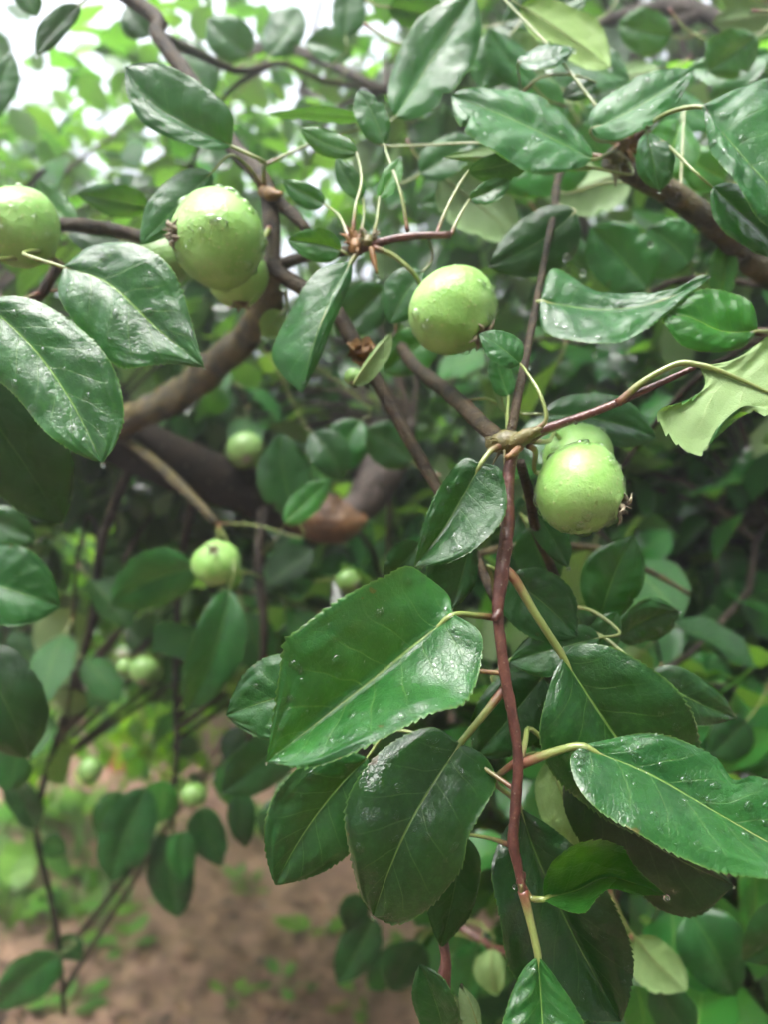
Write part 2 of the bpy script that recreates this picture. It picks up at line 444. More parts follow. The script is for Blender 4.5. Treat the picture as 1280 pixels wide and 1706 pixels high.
branch(LT, [(458, 445, 0.40), (500, 430, 0.40), (550, 420, 0.375), (598, 418, 0.355)], [pr(22, .4), pr(18, .38), pr(16, .36)], 'twig', 18, 8, 0.2)
spur_twig = branch(LT, [(598, 415, 0.355), (640, 402, 0.352), (690, 393, 0.35), (752, 392, 0.35)], [pr(18, .35), pr(14, .35), pr(13, .35), pr(12, .35)], 'shoot', 16, 8, 0.15)
limb['label'] = 'thick dark wet limb crossing the middle left'
main_b['label'] = 'long brown branch bending down through the middle'
# twigs meeting at the fruit spur above the red shoot
branch(LT, [(940, 270, 0.46), (928, 310, 0.44), (925, 345, 0.42), (905, 450, 0.37), (884, 560, 0.33), (866, 650, 0.31), (850, 735, 0.30)],
       [pr(14, .46), pr(14, .43), pr(12, .37), pr(13, .34), pr(15, .31), pr(18, .3)], 'twig', 46, 8, 0.14)
branch(LT, [(660, 560, 0.46), (690, 608, 0.42), (750, 655, 0.37), (805, 708, 0.325), (846, 742, 0.30)], [pr(16, .46), pr(22, .42), pr(27, .37), pr(30, .33), pr(30, .30)], 'twig', 30, 10, 0.16)
spur2 = branch(LT, [(862, 738, 0.298), (910, 715, 0.295), (1000, 683, 0.29), (1080, 648, 0.287), (1158, 612, 0.285)], [pr(26, .3), pr(15, .295), pr(14, .29), pr(12, .287), pr(9, .285)], 'shoot', 36, 8, 0.08)
shoot = branch(LT, [(856, 748, 0.298), (848, 800, 0.295), (846, 880, 0.29), (834, 980, 0.285), (831, 1030, 0.283), (842, 1120, 0.28), (856, 1200, 0.278), (864, 1265, 0.276),
                    (861, 1330, 0.275), (856, 1400, 0.274), (864, 1445, 0.273), (872, 1486, 0.272)],
               [pr(22, .295), pr(20, .295), pr(23, .29), pr(25, .285), pr(19, .28), pr(18, .28), pr(19, .276), pr(17, .275), pr(18, .274), pr(19, .272), pr(13, .272)], 'shoot', 130, 12, 0.16)
branch(LT, [(868, 770, 0.31), (884, 830, 0.325), (893, 880, 0.335), (918, 940, 0.345), (940, 1005, 0.35), (955, 1050, 0.355)], [pr(18, .31), pr(17, .33), pr(18, .34), pr(15, .35), pr(9, .35)], 'twig', 30, 8, 0.12)
branch(LT, [(735, 1000, 0.52), (790, 932, 0.50), (830, 915, 0.49), (900, 907, 0.48), (965, 910, 0.48), (1010, 918, 0.49), (1090, 955, 0.50), (1150, 990, 0.5)], [pr(14, .5), pr(13, .5), pr(13, .48), pr(11, .5), pr(8, .5)], 'limb', 36, 8, 0.1)
branch(LT, [(738, 1560, 0.315), (744, 1600, 0.312), (740, 1650, 0.31), (748, 1730, 0.31), (752, 1900, 0.31)], [pr(16, .31), pr(26, .31), pr(30, .31), pr(34, .31), pr(38, .31)], 'shoot', 24, 10, 0.25)
# thin shoots hanging in the lower left
branch(LT, [(230, 748, 0.76), (170, 900, 0.80), (150, 1050, 0.84), (95, 1230, 0.86), (66, 1330, 0.86), (62, 1400, 0.86), (85, 1500, 0.86), (100, 1600, 0.87), (106, 1690, 0.88)],
       [0.006, 0.0055, 0.005, 0.0045, 0.0040, 0.0036, 0.003, 0.0025], 'trunk', 50, 7)
branch(LT, [(440, 832, 0.79), (430, 930, 0.72), (440, 1060, 0.70), (425, 1180, 0.74), (400, 1290, 0.76), (398, 1340, 0.76)], [0.006, 0.005, 0.004, 0.003, 0.002], 'trunk', 36, 7)
branch(LT, [(330, 790, 0.78), (300, 950, 0.82), (292, 1120, 0.83), (294, 1240, 0.83), (288, 1340, 0.82), (288, 1400, 0.81)], [0.006, 0.0045, 0.0035, 0.003, 0.002], 'trunk', 36, 7)
branch(LT, [(458, 445, 0.40), (400, 440, 0.42), (300, 420, 0.44), (200, 385, 0.44), (90, 375, 0.42), (20, 400, 0.42)], [0.0045, 0.0045, 0.004, 0.004, 0.0035], 'twig', 30, 8, 0.2)
branch(LT, [('w', -0.62, 0.60, 1.98), (-60, 300, 0.52), (-20, 470, 0.46), (40, 520, 0.44), (100, 440, 0.40)], [0.006, 0.005, 0.004, 0.003], 'twig', 24, 8, 0.2)

branch(LT, [(262, 60, 0.46), (330, 90, 0.56), (400, 118, 0.63), (470, 105, 0.70), (540, 135, 0.72), (640, 150, 0.78)], [0.004, 0.0035, 0.003, 0.0025, 0.002], 'twig', 24, 7)
branch(LT, [('w', -0.40, 0.50, 1.98), (120, -60, 0.46), (40, -50, 0.46), (-60, 60, 0.5), (-60, 230, 0.55)], [0.004, 0.0035, 0.003, 0.0025, 0.002], 'twig', 24, 7)
# right tree: trunk out of frame to the right
branch(RT, [('w', 1.25, 0.95, -0.05), ('w', 1.22, 0.95, 0.5), ('w', 1.26, 0.93, 1.0), ('w', 1.20, 0.92, 1.5), ('w', 1.24, 0.96, 2.1)], [0.10, 0.08, 0.072, 0.06, 0.045], 'trunk', 40, 16, 0.18, 'trunk')
rlimb = branch(RT, [('w', 1.21, 0.92, 1.25), ('w', 0.75, 0.68, 1.45), ('w', 0.42, 0.52, 1.58), (1290, 462, 0.46), (1210, 390, 0.43), (1120, 322, 0.41), (1060, 290, 0.395), (1018, 262, 0.385)],
               [0.045, 0.026, 0.018, pr(64, .46), pr(60, .43), pr(58, .41), pr(52, .40), pr(40, .385)], 'limb', 70, 14, 0.10)
branch(RT, [(1022, 268, 0.386), (1040, 240, 0.38), (1062, 222, 0.375)], [pr(30, .385), pr(24, .38), pr(10, .375)], 'scale', 10, 8, 0.4)
branch(RT, [('w', 1.22, 0.95, 1.75), ('w', 0.80, 0.80, 2.05), (1300, 110, 0.80), (1240, 65, 0.80), (1170, 20, 0.82), (1110, 12, 0.84), (990, 45, 0.88), (880, 120, 0.95)],
       [0.03, 0.02, 0.013, 0.012, 0.011, 0.010, 0.009, 0.006], 'grey', 44, 10)
branch(RT, [(1170, 20, 0.82), (1090, 60, 0.85), (1040, 85, 0.88), (1000, 160, 0.9)], [0.008, 0.007, 0.006, 0.004], 'grey', 18, 8)
branch(RT, [('w', 1.2, 0.95, 1.9), ('w', 0.95, 1.25, 2.2), (940, 190, 1.25), (760, 208, 1.2), (690, 212, 1.2), (600, 205, 1.2), (500, 150, 1.25)], [0.03, 0.022, 0.018, 0.017, 0.016, 0.013, 0.008], 'grey', 40, 10)
branch(RT, [(1010, -120, 1.0), (940, 60, 1.05), (922, 150, 1.1), (925, 255, 1.15), (935, 320, 1.2)], [0.014, 0.016, 0.017, 0.016, 0.008], 'trunk', 24, 10)
branch(RT, [('w', 1.22, 0.95, 1.0), (1380, 900, 0.90), (1240, 1000, 0.80), (1150, 1090, 0.78), (1080, 1130, 0.78), (1010, 1180, 0.80)], [0.024, 0.009, 0.006, 0.005, 0.004, 0.003], 'trunk', 36, 10)
branch(RT, [('w', 1.22, 0.95, 0.9), (1400, 1250, 0.80), (1250, 1420, 0.68), (1100, 1540, 0.62), (980, 1600, 0.6), (850, 1590, 0.6), (760, 1540, 0.6)], [0.024, 0.008, 0.005, 0.004, 0.0035, 0.003], 'shoot', 40, 10)
branch(RT, [('w', 1.24, 0.95, 0.8), (1420, 1500, 0.8), (1250, 1640, 0.72), (1100, 1720, 0.68), (960, 1760, 0.66)], [0.024, 0.008, 0.005, 0.004, 0.003], 'trunk', 30, 10)
branch(RT, [(1330, 560, 0.42), (1290, 556, 0.36), (1262, 552, 0.335)], [0.004, 0.003, 0.002], 'shoot', 10, 8)
branch(RT, [('w', 0.42, 0.52, 1.58), (1360, 520, 0.46), (1330, 560, 0.42)], [0.008, 0.006, 0.004], 'twig', 12, 8)

shoot['label'] = 'reddish brown shoot hanging straight down in front'
rlimb['label'] = 'thick olive brown limb reaching in from the right'

# ------------------------------------------------------------------ leaves built one by one
def interp_edges(base, tip, pts, n):
    return catmull([base] + pts + [tip], n)

def drops_mesh(G, N, count, rmin, rmax, seed, flat=0.42):
    """little irregular domes of water sitting on the surface grid G with normals N"""
    r = random.Random(seed); parts = []
    nu, nv = G.shape[:2]
    for k in range(count):
        i = r.randint(3, nu - 5); j = r.randint(nv // 8, nv - 1 - nv // 8)
        p = G[i, j] * (1 - (f := r.random())) + G[i + 1, j] * f; n = N[i, j]
        t = unit(G[min(i + 1, nu - 1), j] - G[i - 1, j]); b = unit(np.cross(n, t)); t = np.cross(b, n)
        an = r.uniform(0, 6.28); tt = t * math.cos(an) + b * math.sin(an); bb = np.cross(n, tt)
        rad = rmin + (rmax - rmin) * r.random() ** 2.2; el = r.uniform(1.0, 1.7)
        sg, V, F = 9, [], []
        wob = [1 + 0.18 * r.uniform(-1, 1) for _ in range(sg)]
        for q, (rr, hh) in enumerate(((1.0, -0.05), (0.86, 0.5), (0.5, 0.86))):
            for s in range(sg):
                a = 6.2832 * s / sg
                V.append(p + rad * (tt * math.cos(a) * rr * el + bb * math.sin(a) * rr) * wob[s] + n * rad * flat * hh)
        V.append(p + n * rad * flat)
        for q in range(2):
            for s in range(sg):
                s2 = (s + 1) % sg; F.append((q * sg + s, q * sg + s2, (q + 1) * sg + s2, (q + 1) * sg + s))
        for s in range(sg): F.append((2 * sg + s, 2 * sg + (s + 1) % sg, 3 * sg))
        parts.append((V, F, [(0, 0)] * len(V), 0))
    V, F, UV, _ = merge(parts)
    return mesh('water_drops', V, F)

LEAF_N = 0
TIPS = {}
def leaf(tree, d, base, tip, mid=(), A=(), B=(), face='top', tint=(1, 1, 1), brown=0.0, bulge=0.10, quilt=0.017, wave=0.06,
         pet=None, teeth=0.016, drops=0, hi=True, seed=None, ddb=0.0, ddt=0.0, pet_r=0.0011, dsize=(0.0003, 0.0018), dz=1.0, mat='leaf', bites=False):
    """a leaf blade between its midrib and its two margins; third numbers are cm nearer (-) or farther (+) than d"""
    global LEAF_N
    LEAF_N += 1; seed = seed if seed is not None else LEAF_N
    r = random.Random(seed)
    nu, nh = (190, 11) if hi else (44, 6)
    def pt(q): return P(q[0], q[1], d + (q[2] if len(q) > 2 else 0.0) * 0.01 * dz)
    b3, t3 = pt((base[0], base[1], base[2] if len(base) > 2 else ddb)), pt((tip[0], tip[1], tip[2] if len(tip) > 2 else ddt))
    Mi = catmull([b3] + [pt(q) for q in mid] + [t3], nu)
    EA = interp_edges(b3, t3, [pt(q) for q in A], nu); EB = interp_edges(b3, t3, [pt(q) for q in B], nu)
    L = np.linalg.norm(np.diff(Mi, axis=0), axis=1).sum()
    wid = 0.5 * (np.linalg.norm(EA - Mi, axis=1).max() + np.linalg.norm(EB - Mi, axis=1).max())
    uu = np.linspace(0, 1, nu)
    T = np.gradient(Mi, axis=0); T /= np.linalg.norm(T, axis=1)[:, None] + 1e-9
    across = EB - EA
    nm = np.cross(T, across); nm /= np.linalg.norm(nm, axis=1)[:, None] + 1e-9
    # steady the normal along the midrib and turn it to the camera (top) or away (underside seen)
    k = np.ones(9) / 9
    nm = np.stack([np.convolve(np.pad(nm[:, c], 4, mode='edge'), k, 'valid') for c in range(3)], 1)
    mean = nm[nu // 5: -nu // 5].mean(0); tocam = np.array([0, 0, CAM_H]) - Mi[nu // 2]
    sgn = 1.0 if np.dot(mean, tocam) > 0 else -1.0
    if face == 'under': sgn = -sgn
    nm = unit(sgn * mean)[None, :] * 0.6 + sgn * nm * 0.4
    nm /= np.linalg.norm(nm, axis=1)[:, None]
    nt = max(14, int(L / 0.0021)); ph0 = r.random() * 6.28
    G = np.zeros((nu, 2 * nh + 1, 3)); UV = np.zeros((nu, 2 * nh + 1, 2))
    env = np.clip(np.sin(math.pi * np.clip(uu, 0, 1)) ** 0.4, 0, 1)
    bite = {-1: np.zeros(nu), 1: np.zeros(nu)}
    for k in range(r.choice([0, 0, 1, 1, 2]) if bites else 0):
        bite[r.choice([-1, 1])] += r.uniform(0.06, 0.26) * np.exp(-((uu - r.uniform(0.2, 0.85)) / r.uniform(0.012, 0.035)) ** 2)
    for j in range(-nh, nh + 1):
        s = abs(j) / nh; s = 1 - (1 - s) ** 1.25
        E = EA if j > 0 else EB
        D = (E - Mi) * (1 - np.clip(bite[1 if j > 0 else -1], 0, 0.4))[:, None]
        p = Mi + D * s
        if abs(j) == nh:
            saw = (uu * nt + (0.5 if j > 0 else 0.0)) % 1.0
            amp = (0.8 + 0.5 * np.sin(uu * 37 + ph0)) * teeth * wid * 1.6
            p = p + (D / (np.linalg.norm(D, axis=1)[:, None] + 1e-9) * ((saw - 0.5) * amp * env)[:, None] * 1.5) + T * (saw * amp * 0.9 * env)[:, None]
        hgt = bulge * wid * 4 * s * (1 - s) * env
        ph = 7.0 * (uu - 0.36 * s + 0.14 * s * s) + (0.43 if j > 0 else 0.0)
        hgt = hgt + quilt * wid * (0.5 + 0.5 * np.cos(2 * math.pi * (ph + 0.0))) * min(1, s * 5) * env * 4 * (s * (1.15 - s))
        hgt = hgt + wave * wid * s * s * np.sin(uu * (9 + 4 * r.random()) + ph0 + (0 if j > 0 else 2.1)) * env
        nz = np.array([mnoise.noise(Vector((u * 6 + seed * 3.1, j / nh * 2.2, seed * 1.7))) for u in uu])
        hgt = hgt + 0.05 * wid * nz * min(1, s * 3) * env
        G[:, j + nh] = p + nm * hgt[:, None]
        UV[:, j + nh, 0] = uu; UV[:, j + nh, 1] = 0.5 + 0.5 * np.sign(j) * s
    w = 2 * nh + 1
    idx = np.arange(nu * w).reshape(nu, w)
    q = np.stack([idx[:-1, :-1], idx[:-1, 1:], idx[1:, 1:], idx[1:, :-1]], -1).reshape(-1, 4)
    gu = np.gradient(G, axis=0); gv = np.gradient(G, axis=1)
    N = np.cross(gv, gu); N /= np.linalg.norm(N, axis=2)[:, :, None] + 1e-12
    fl = 1.0 if np.mean(np.einsum('ijk,ik->ij', N, nm)) > 0 else -1.0
    N *= fl
    if fl < 0: q = q[:, ::-1]
    o = link('leaf', mesh('leaf', G.reshape(-1, 3), q, UV.reshape(-1, 2)), tree, [M[mat]])
    o.color = (*tint, brown)
    if r.random() < 0.45: TIPS.setdefault(tree.name, []).append((t3, r.uniform(0.0005, 0.0013)))
    # stalk
    if pet is not None:
        pp = [pt(x) for x in pet] + [b3]
    else:
        a = nearest(tree, b3, 0.14)
        back = b3 - T[0] * min(0.02, L * 0.25)
        pp = [a, (a + back) * 0.5 + np.array([0, 0, 0.004]), back, b3] if a is not None else [b3 - T[0] * 0.03 + np.array([0, 0, 0.008]), back, b3]
    pp = pp + [Mi[int(nu * 0.10)] - nm[0] * pet_r * 0.9, Mi[int(nu * 0.3)] - nm[0] * pet_r * 0.9, Mi[int(nu * 0.55)] - nm[0] * pet_r * 0.5, Mi[int(nu * 0.8)] - nm[0] * pet_r * 0.25]
    path = catmull(pp, 40)
    V, F, U2 = tube_data(path, [pet_r * 1.35, pet_r, pet_r * 0.95, pet_r * 0.7, pet_r * 0.45, pet_r * 0.2], 7)
    link('stalk', mesh('stalk', V, F, U2), o, [M['stalk']])
    if drops:
        dm = drops_mesh(G, N, drops, dsize[0], dsize[1], seed)
        tag(link('water_drops', dm, o, [M['drop']]), kind='stuff')
    return o

PROFILE = ((0.03, 0.32), (0.10, 0.61), (0.22, 0.88), (0.40, 1.0), (0.57, 0.97), (0.74, 0.79), (0.87, 0.50), (0.955, 0.21))
def sleaf(tree, base, tip, d, wa, wb, da=0.0, db=0.0, ddb=0.0, ddt=0.0, bow=(0, 0, 0), **kw):
    """a leaf from base, tip and the two half widths in pixels; da / db push each margin nearer or farther (cm)"""
    b, t = np.array(base, float), np.array(tip, float)
    tv = unit(t - b); pa = np.array([tv[1], -tv[0]])
    mid, A, B = [], [], []
    q = random.Random(int(base[0] * 7 + base[1] * 3 + d * 999)); ln = np.linalg.norm(t - b)
    if bow == (0, 0, 0): bow = (q.uniform(-.06, .06) * ln, q.uniform(-.06, .06) * ln, q.uniform(-.12, .05) * ln / FPX * d * 100)
    if da == 0 and db == 0: da, db = q.uniform(-.25, .35) * wa / FPX * d * 100, q.uniform(-.45, .2) * wb / FPX * d * 100
    def mp(u):
        return np.r_[b * (1 - u) + t * u, ddb * (1 - u) + ddt * u] + np.array(bow, float) * 4 * u * (1 - u)
    for u in (0.25, 0.5, 0.75): mid.append(tuple(mp(u)))
    for u, w in PROFILE:
        c = mp(u)
        A.append((c[0] + pa[0] * wa * w, c[1] + pa[1] * wa * w, c[2] + da * w))
        B.append((c[0] - pa[0] * wb * w, c[1] - pa[1] * wb * w, c[2] + db * w))
    kw.setdefault('hi', False); kw.setdefault('pet_r', 0.0008); kw.setdefault('brown', 0.35); kw.setdefault('bites', True)
    kw.setdefault('wave', 0.075)
    return leaf(tree, d, (base[0], base[1], ddb), (tip[0], tip[1], ddt), mid, A, B, **kw)

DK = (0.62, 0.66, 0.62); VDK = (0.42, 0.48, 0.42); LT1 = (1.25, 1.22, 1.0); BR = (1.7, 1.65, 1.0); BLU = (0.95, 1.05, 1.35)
# the big pale-sheened leaf left of the shoot
leaf(LT, 0.268, (756, 1024, 0.2), (443, 1270, -1.6), [(690, 1075, 0.1), (620, 1133, -0.3), (540, 1195, -0.9)],
     A=[(800, 1052, -0.3), (806, 1092, -0.7), (782, 1165, -1.6), (715, 1192, -2.1), (620, 1240, -2.5), (520, 1277, -2.3)],
     B=[(745, 985, 0.7), (688, 944, 0.3), (640, 962, -0.3), (560, 1003, -0.9), (490, 1050, -1.5), (472, 1068, -1.6), (460, 1165, -1.5)],
     tint=(1.2, 1.15, 1.25), brown=0.55, drops=110, pet=[(829, 1030, 1.4), (800, 1026, 0.9)], bulge=0.05, seed=3, dz=1.4)
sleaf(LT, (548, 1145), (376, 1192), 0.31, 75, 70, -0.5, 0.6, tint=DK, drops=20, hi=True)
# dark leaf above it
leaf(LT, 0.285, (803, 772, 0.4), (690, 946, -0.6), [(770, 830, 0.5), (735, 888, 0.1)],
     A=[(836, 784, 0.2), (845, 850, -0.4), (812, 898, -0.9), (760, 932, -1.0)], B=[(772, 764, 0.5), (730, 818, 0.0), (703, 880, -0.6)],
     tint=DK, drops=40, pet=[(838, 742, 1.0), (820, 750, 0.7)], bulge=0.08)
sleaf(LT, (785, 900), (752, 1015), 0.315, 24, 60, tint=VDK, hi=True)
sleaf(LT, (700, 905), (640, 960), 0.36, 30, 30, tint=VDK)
# dark glossy leaf below, bending over
leaf(LT, 0.278, (768, 1238, 0.5), (622, 1526, -0.7), [(722, 1306, -0.3), (680, 1378, -1.0), (648, 1450, -1.1)],
     A=[(806, 1256, 0.6), (827, 1300, 0.4), (808, 1342, -0.2), (782, 1394, -0.8), (770, 1450, -0.9), (722, 1506, -0.8), (665, 1538, -0.7)],
     B=[(720, 1211, 0.6), (655, 1236, 0.2), (600, 1290, -0.4), (574, 1350, -1.0), (584, 1430, -1.1), (600, 1492, -0.8)],
     tint=(1.1, 1.15, 1.1), mat='leaf_soaked', brown=0.45, drops=70, pet=[(841, 1148, 0.6), (806, 1192, 0.3)], pet_r=0.0014, bulge=0.10, wave=0.06)
sleaf(LT, (612, 1262), (458, 1474), 0.30, 82, 78, 0.2, -0.4, ddt=-0.8, bow=(-10, -8, 0), tint=(1.1, 1.15, 1.1), mat='leaf_soaked', drops=20, hi=True)
sleaf(LT, (772, 1392), (736, 1578), 0.312, 40, 48, tint=VDK, hi=True, pet=[(852, 1408, -3.6), (812, 1395, -2.0)])
# right of the shoot
leaf(LT, 0.287, (938, 1092, 0.3), (1160, 1380, 0.6), [(985, 1165, 0.2), (1040, 1245, 0.4), (1100, 1315, 0.6)],
     A=[(966, 1074, 0.2), (1025, 1080, -0.3), (1110, 1130, -0.7), (1158, 1195, -0.8), (1172, 1262, -0.5), (1178, 1330, 0.1)],
     B=[(912, 1150, -0.3), (897, 1225, -0.8), (926, 1295, -0.6), (1000, 1360, 0.2), (1085, 1392, 0.6)],
     tint=(1.1, 1.15, 1.1), mat='leaf_soaked', drops=40, pet=[(838, 946, 0.1), (858, 964, 0.0), (890, 1018, 0.0)], pet_r=0.0016, bulge=0.06)
leaf(LT, 0.262, (968, 1243, 0.6), (1390, 1452, -0.8), [(1080, 1288, 0.3), (1180, 1345, 0.0), (1290, 1408, -0.4)],
     A=[(1000, 1233, 0.7), (1080, 1221, 1.0), (1150, 1242, 1.1), (1195, 1266, 0.9), (1222, 1299, 0.5), (1265, 1290, 0.6), (1335, 1335, 0.2)],
     B=[(950, 1266, 0.1), (962, 1312, -0.6), (1000, 1355, -1.1), (1080, 1396, -1.6), (1150, 1432, -1.8), (1215, 1456, -1.8), (1300, 1466, -1.6)],
     tint=(1.1, 1.1, 1.2), brown=0.5, drops=170, pet=[(868, 1274, 1.3), (915, 1256, 1.0)], pet_r=0.0015, bulge=0.06, wave=0.06, dz=1.15)
leaf(LT, 0.300, (945, 1275, 0.3), (1224, 1476, 0.2), [(1040, 1372, 0), (1130, 1430, 0)],
     A=[(1000, 1290, 0.0), (1100, 1360, -0.2), (1190, 1440, 0.0)], B=[(940, 1345, 0.3), (985, 1425, 0.6), (1050, 1475, 0.6), (1100, 1514, 0.6), (1165, 1522, 0.4)],
     tint=(0.5, 0.6, 0.5), mat='leaf_soaked', hi=True, teeth=0.022)
leaf(LT, 0.268, (905, 1498, 0.2), (1112, 1492, 0.0), [(960, 1484, 0.9), (1010, 1462, 1.0), (1060, 1472, 0.6)],
     A=[(908, 1462, 0.0), (932, 1424, -0.6), (982, 1398, -1.0), (1032, 1406, -0.7), (1062, 1448, -0.1)],
     B=[(930, 1512, -0.6), (972, 1521, -1.0), (1004, 1488, -0.6), (1028, 1481, -0.3), (1065, 1490, -0.2)],
     tint=(1.0, 1.1, 0.8), drops=20, pet=[(872, 1478, 0.5), (885, 1496, 0.5)], bulge=-0.05, wave=0.02)
leaf(LT, 0.296, (868, 1345, 0.3), (1036, 1702, -0.6), [(893, 1420, 0.2), (945, 1535, 0.1), (1000, 1640, -0.3)],
     A=[(930, 1385, 0.0), (985, 1440, -0.6), (1030, 1520, -1.0), (1058, 1600, -1.1), (1050, 1662, -1.0)],
     B=[(838, 1392, 0.0), (819, 1450, -0.7), (834, 1540, -1.2), (852, 1620, -1.4), (900, 1668, -1.4), (965, 1695, -1.2)],
     tint=(0.6, 0.7, 0.65), mat='leaf_soaked', drops=60, pet=[(862, 1268, -1.8), (826, 1300, -0.6), (850, 1325, 0.0)], bulge=0.07)
leaf(LT, 0.266, (897, 1590, 0.2), (915, 1860, -1.8), [(904, 1690, -0.4)], A=[(925, 1625, 0.0), (974, 1703, -0.6), (990, 1780, -1.2)], B=[(870, 1620, 0.0), (838, 1700, -0.6), (834, 1780, -1.2)],
     tint=(1.0, 1.05, 0.95), drops=25, pet=[(872, 1484, 0.6), (886, 1540, 0.4)], pet_r=0.0015, bulge=0.12, quilt=0.03)
sleaf(LT, (742, 1730), (700, 1606), 0.30, 38, 34, 0.2, -0.6, tint=DK, hi=True, pet=[(746, 1790, 1), (745, 1760, 1)])
sleaf(LT, (800, 1745), (770, 1640), 0.305, 22, 12, 0, 0.8, face='under', hi=True, pet=[(748, 1760, 0.5), (780, 1770, 0.3)])
sleaf(LT, (915, 1268), (966, 1412), 0.335, 46, 46, -0.6, -0.6, face='under', tint=(1.2, 1.2, 0.7), hi=True, pet=[(870, 1262, -5), (895, 1255, -2)])
# around the fruit spur and behind the red shoot
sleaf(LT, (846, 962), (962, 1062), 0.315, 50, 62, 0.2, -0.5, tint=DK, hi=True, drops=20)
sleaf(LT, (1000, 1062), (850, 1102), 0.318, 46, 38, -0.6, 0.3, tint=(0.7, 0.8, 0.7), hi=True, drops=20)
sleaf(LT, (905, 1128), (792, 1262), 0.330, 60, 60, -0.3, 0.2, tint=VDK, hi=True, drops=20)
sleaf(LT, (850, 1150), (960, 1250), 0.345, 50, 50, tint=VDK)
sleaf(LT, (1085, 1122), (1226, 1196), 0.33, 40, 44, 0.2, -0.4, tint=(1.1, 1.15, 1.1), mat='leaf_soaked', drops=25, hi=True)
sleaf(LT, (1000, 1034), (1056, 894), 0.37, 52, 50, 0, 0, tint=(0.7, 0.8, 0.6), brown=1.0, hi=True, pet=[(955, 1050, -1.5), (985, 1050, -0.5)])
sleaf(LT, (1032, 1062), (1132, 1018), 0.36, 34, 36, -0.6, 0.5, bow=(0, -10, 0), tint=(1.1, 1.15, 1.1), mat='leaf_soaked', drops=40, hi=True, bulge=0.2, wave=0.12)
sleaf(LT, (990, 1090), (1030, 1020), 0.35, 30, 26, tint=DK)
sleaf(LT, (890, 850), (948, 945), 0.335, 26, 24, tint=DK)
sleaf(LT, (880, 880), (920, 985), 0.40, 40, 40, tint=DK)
sleaf(LT, (905, 690), (1094, 730), 0.37, 44, 40, 0.6, -0.6, tint=(0.8, 0.95, 1.0), drops=25, hi=True)
sleaf(LT, (868, 606), (800, 556), 0.305, 26, 30, -0.2, 0.4, tint=(0.8, 0.95, 0.9), hi=True, pet=[(890, 718, -1.5), (911, 698, -1.7), (900, 655, -1.5), (880, 622, -0.8)])
sleaf(LT, (848, 660), (824, 585), 0.345, 22, 20, -0.2, 0.6, tint=(1.0, 1.1, 0.9), hi=True, pet=[(846, 735, -4), (846, 700, -2)])
sleaf(LT, (843, 690), (828, 598), 0.36, 12, 16, 0.3, 0.3, face='under', tint=(1, 1, 0.9), pet=[(846, 738, -5), (848, 715, -2)])
# leaf seen from below on the side twig, right edge
leaf(LT, 0.272, (1166, 608, 0.8), (1400, 690, -0.5), [(1225, 632, 0.6), (1300, 662, 0.2)],
     A=[(1190, 602, 0.7), (1235, 588, 0.8), (1290, 560, 1.2), (1350, 590, 0.8)],
     B=[(1176, 640, 0.6), (1152, 668, 0.2), (1094, 690, -0.3), (1110, 722, -0.7), (1170, 746, -1.0), (1197, 706, -0.6), (1240, 684, -0.4), (1320, 712, -0.8)],
     face='under', tint=(1.5, 1.45, 1.3), brown=0.8, pet=[(1030, 672, 1.6), (1075, 634, 1.2), (1130, 606, 1.0)], pet_r=0.0013, bulge=0.03, teeth=0.03, wave=0.1)
# bright curled leaf and the pale broad one above it
leaf(RT, 0.325, (1264, 552, 0.2), (1104, 522, 0.8), [(1205, 552, 0.3), (1150, 528, 0.5)], A=[(1240, 578, 0.3), (1190, 588, 0.2), (1140, 575, 0.2), (1110, 545, 0.5)],
     B=[(1258, 518, 0.2), (1235, 492, 0.4), (1190, 481, 0.6), (1150, 490, 0.8), (1118, 505, 0.9)], tint=(1.2, 1.5, 0.6), pet=[(1300, 556, 3.0), (1280, 553, 1.0)])
leaf(LT, 0.335, (900, 502, 1.0), (1190, 460, -0.2), [(1000, 516, 0.8), (1100, 503, 0.3)],
     A=[(905, 545, 0.0), (960, 572, -0.8), (1030, 572, -1.2), (1092, 536, -0.8), (1142, 500, -0.4)], B=[(922, 452, 1.8), (990, 480, 1.7), (1070, 492, 1.1), (1130, 485, 0.5), (1165, 460, 0.1)],
     tint=(1.0, 1.15, 1.2), drops=60, bulge=0.08, pet=[(895, 500, 2.4), (893, 508, 1.8)])
# left side
leaf(LT, 0.335, (104, 445, 1.0), (340, 612, -0.6), [(180, 472, 0.5), (262, 548, 0.0)],
     A=[(145, 410, 1.6), (220, 406, 1.5), (288, 452, 0.8), (320, 545, 0.0)], B=[(98, 492, 0.2), (135, 552, -0.6), (200, 612, -1.0), (280, 606, -0.8)], tint=(1.5, 1.6, 1.5), mat='leaf_soaked', drops=70, bulge=0.1, dz=0.45)
leaf(LT, 0.315, (-30, 500, 1.0), (170, 772, -0.8), [(55, 580, 0.6), (120, 672, 0.0)],
     A=[(40, 493, 1.2), (112, 530, 1.2), (182, 600, 0.8), (205, 680, 0.2), (192, 740, -0.4)], B=[(-30, 600, 0.0), (25, 660, -0.6), (78, 722, -0.9), (130, 757, -0.9)], tint=(1.5, 1.6, 1.5), mat='leaf_soaked', drops=70, bulge=0.1, dz=0.45)
sleaf(LT, (352, 288), (234, 408), 0.37, 30, 44, tint=(0.8, 0.95, 0.9), hi=True)
leaf(LT, 0.36, (386, 244, 0.8), (208, 112, 0.2), [(305, 205, 0.4), (245, 165, 0.2)], A=[(360, 250, 0.4), (300, 238, 0.0), (240, 206, -0.2), (212, 160, 0.0)],
     B=[(386, 190, 0.3), (335, 138, 0.1), (275, 110, 0.1), (236, 104, 0.2)], tint=(0.85, 1.0, 1.1))
sleaf(LT, (245, 345), (128, 322), 0.43, 26, 30, 0.6, -0.6, tint=(0.9, 1.0, 1.0))
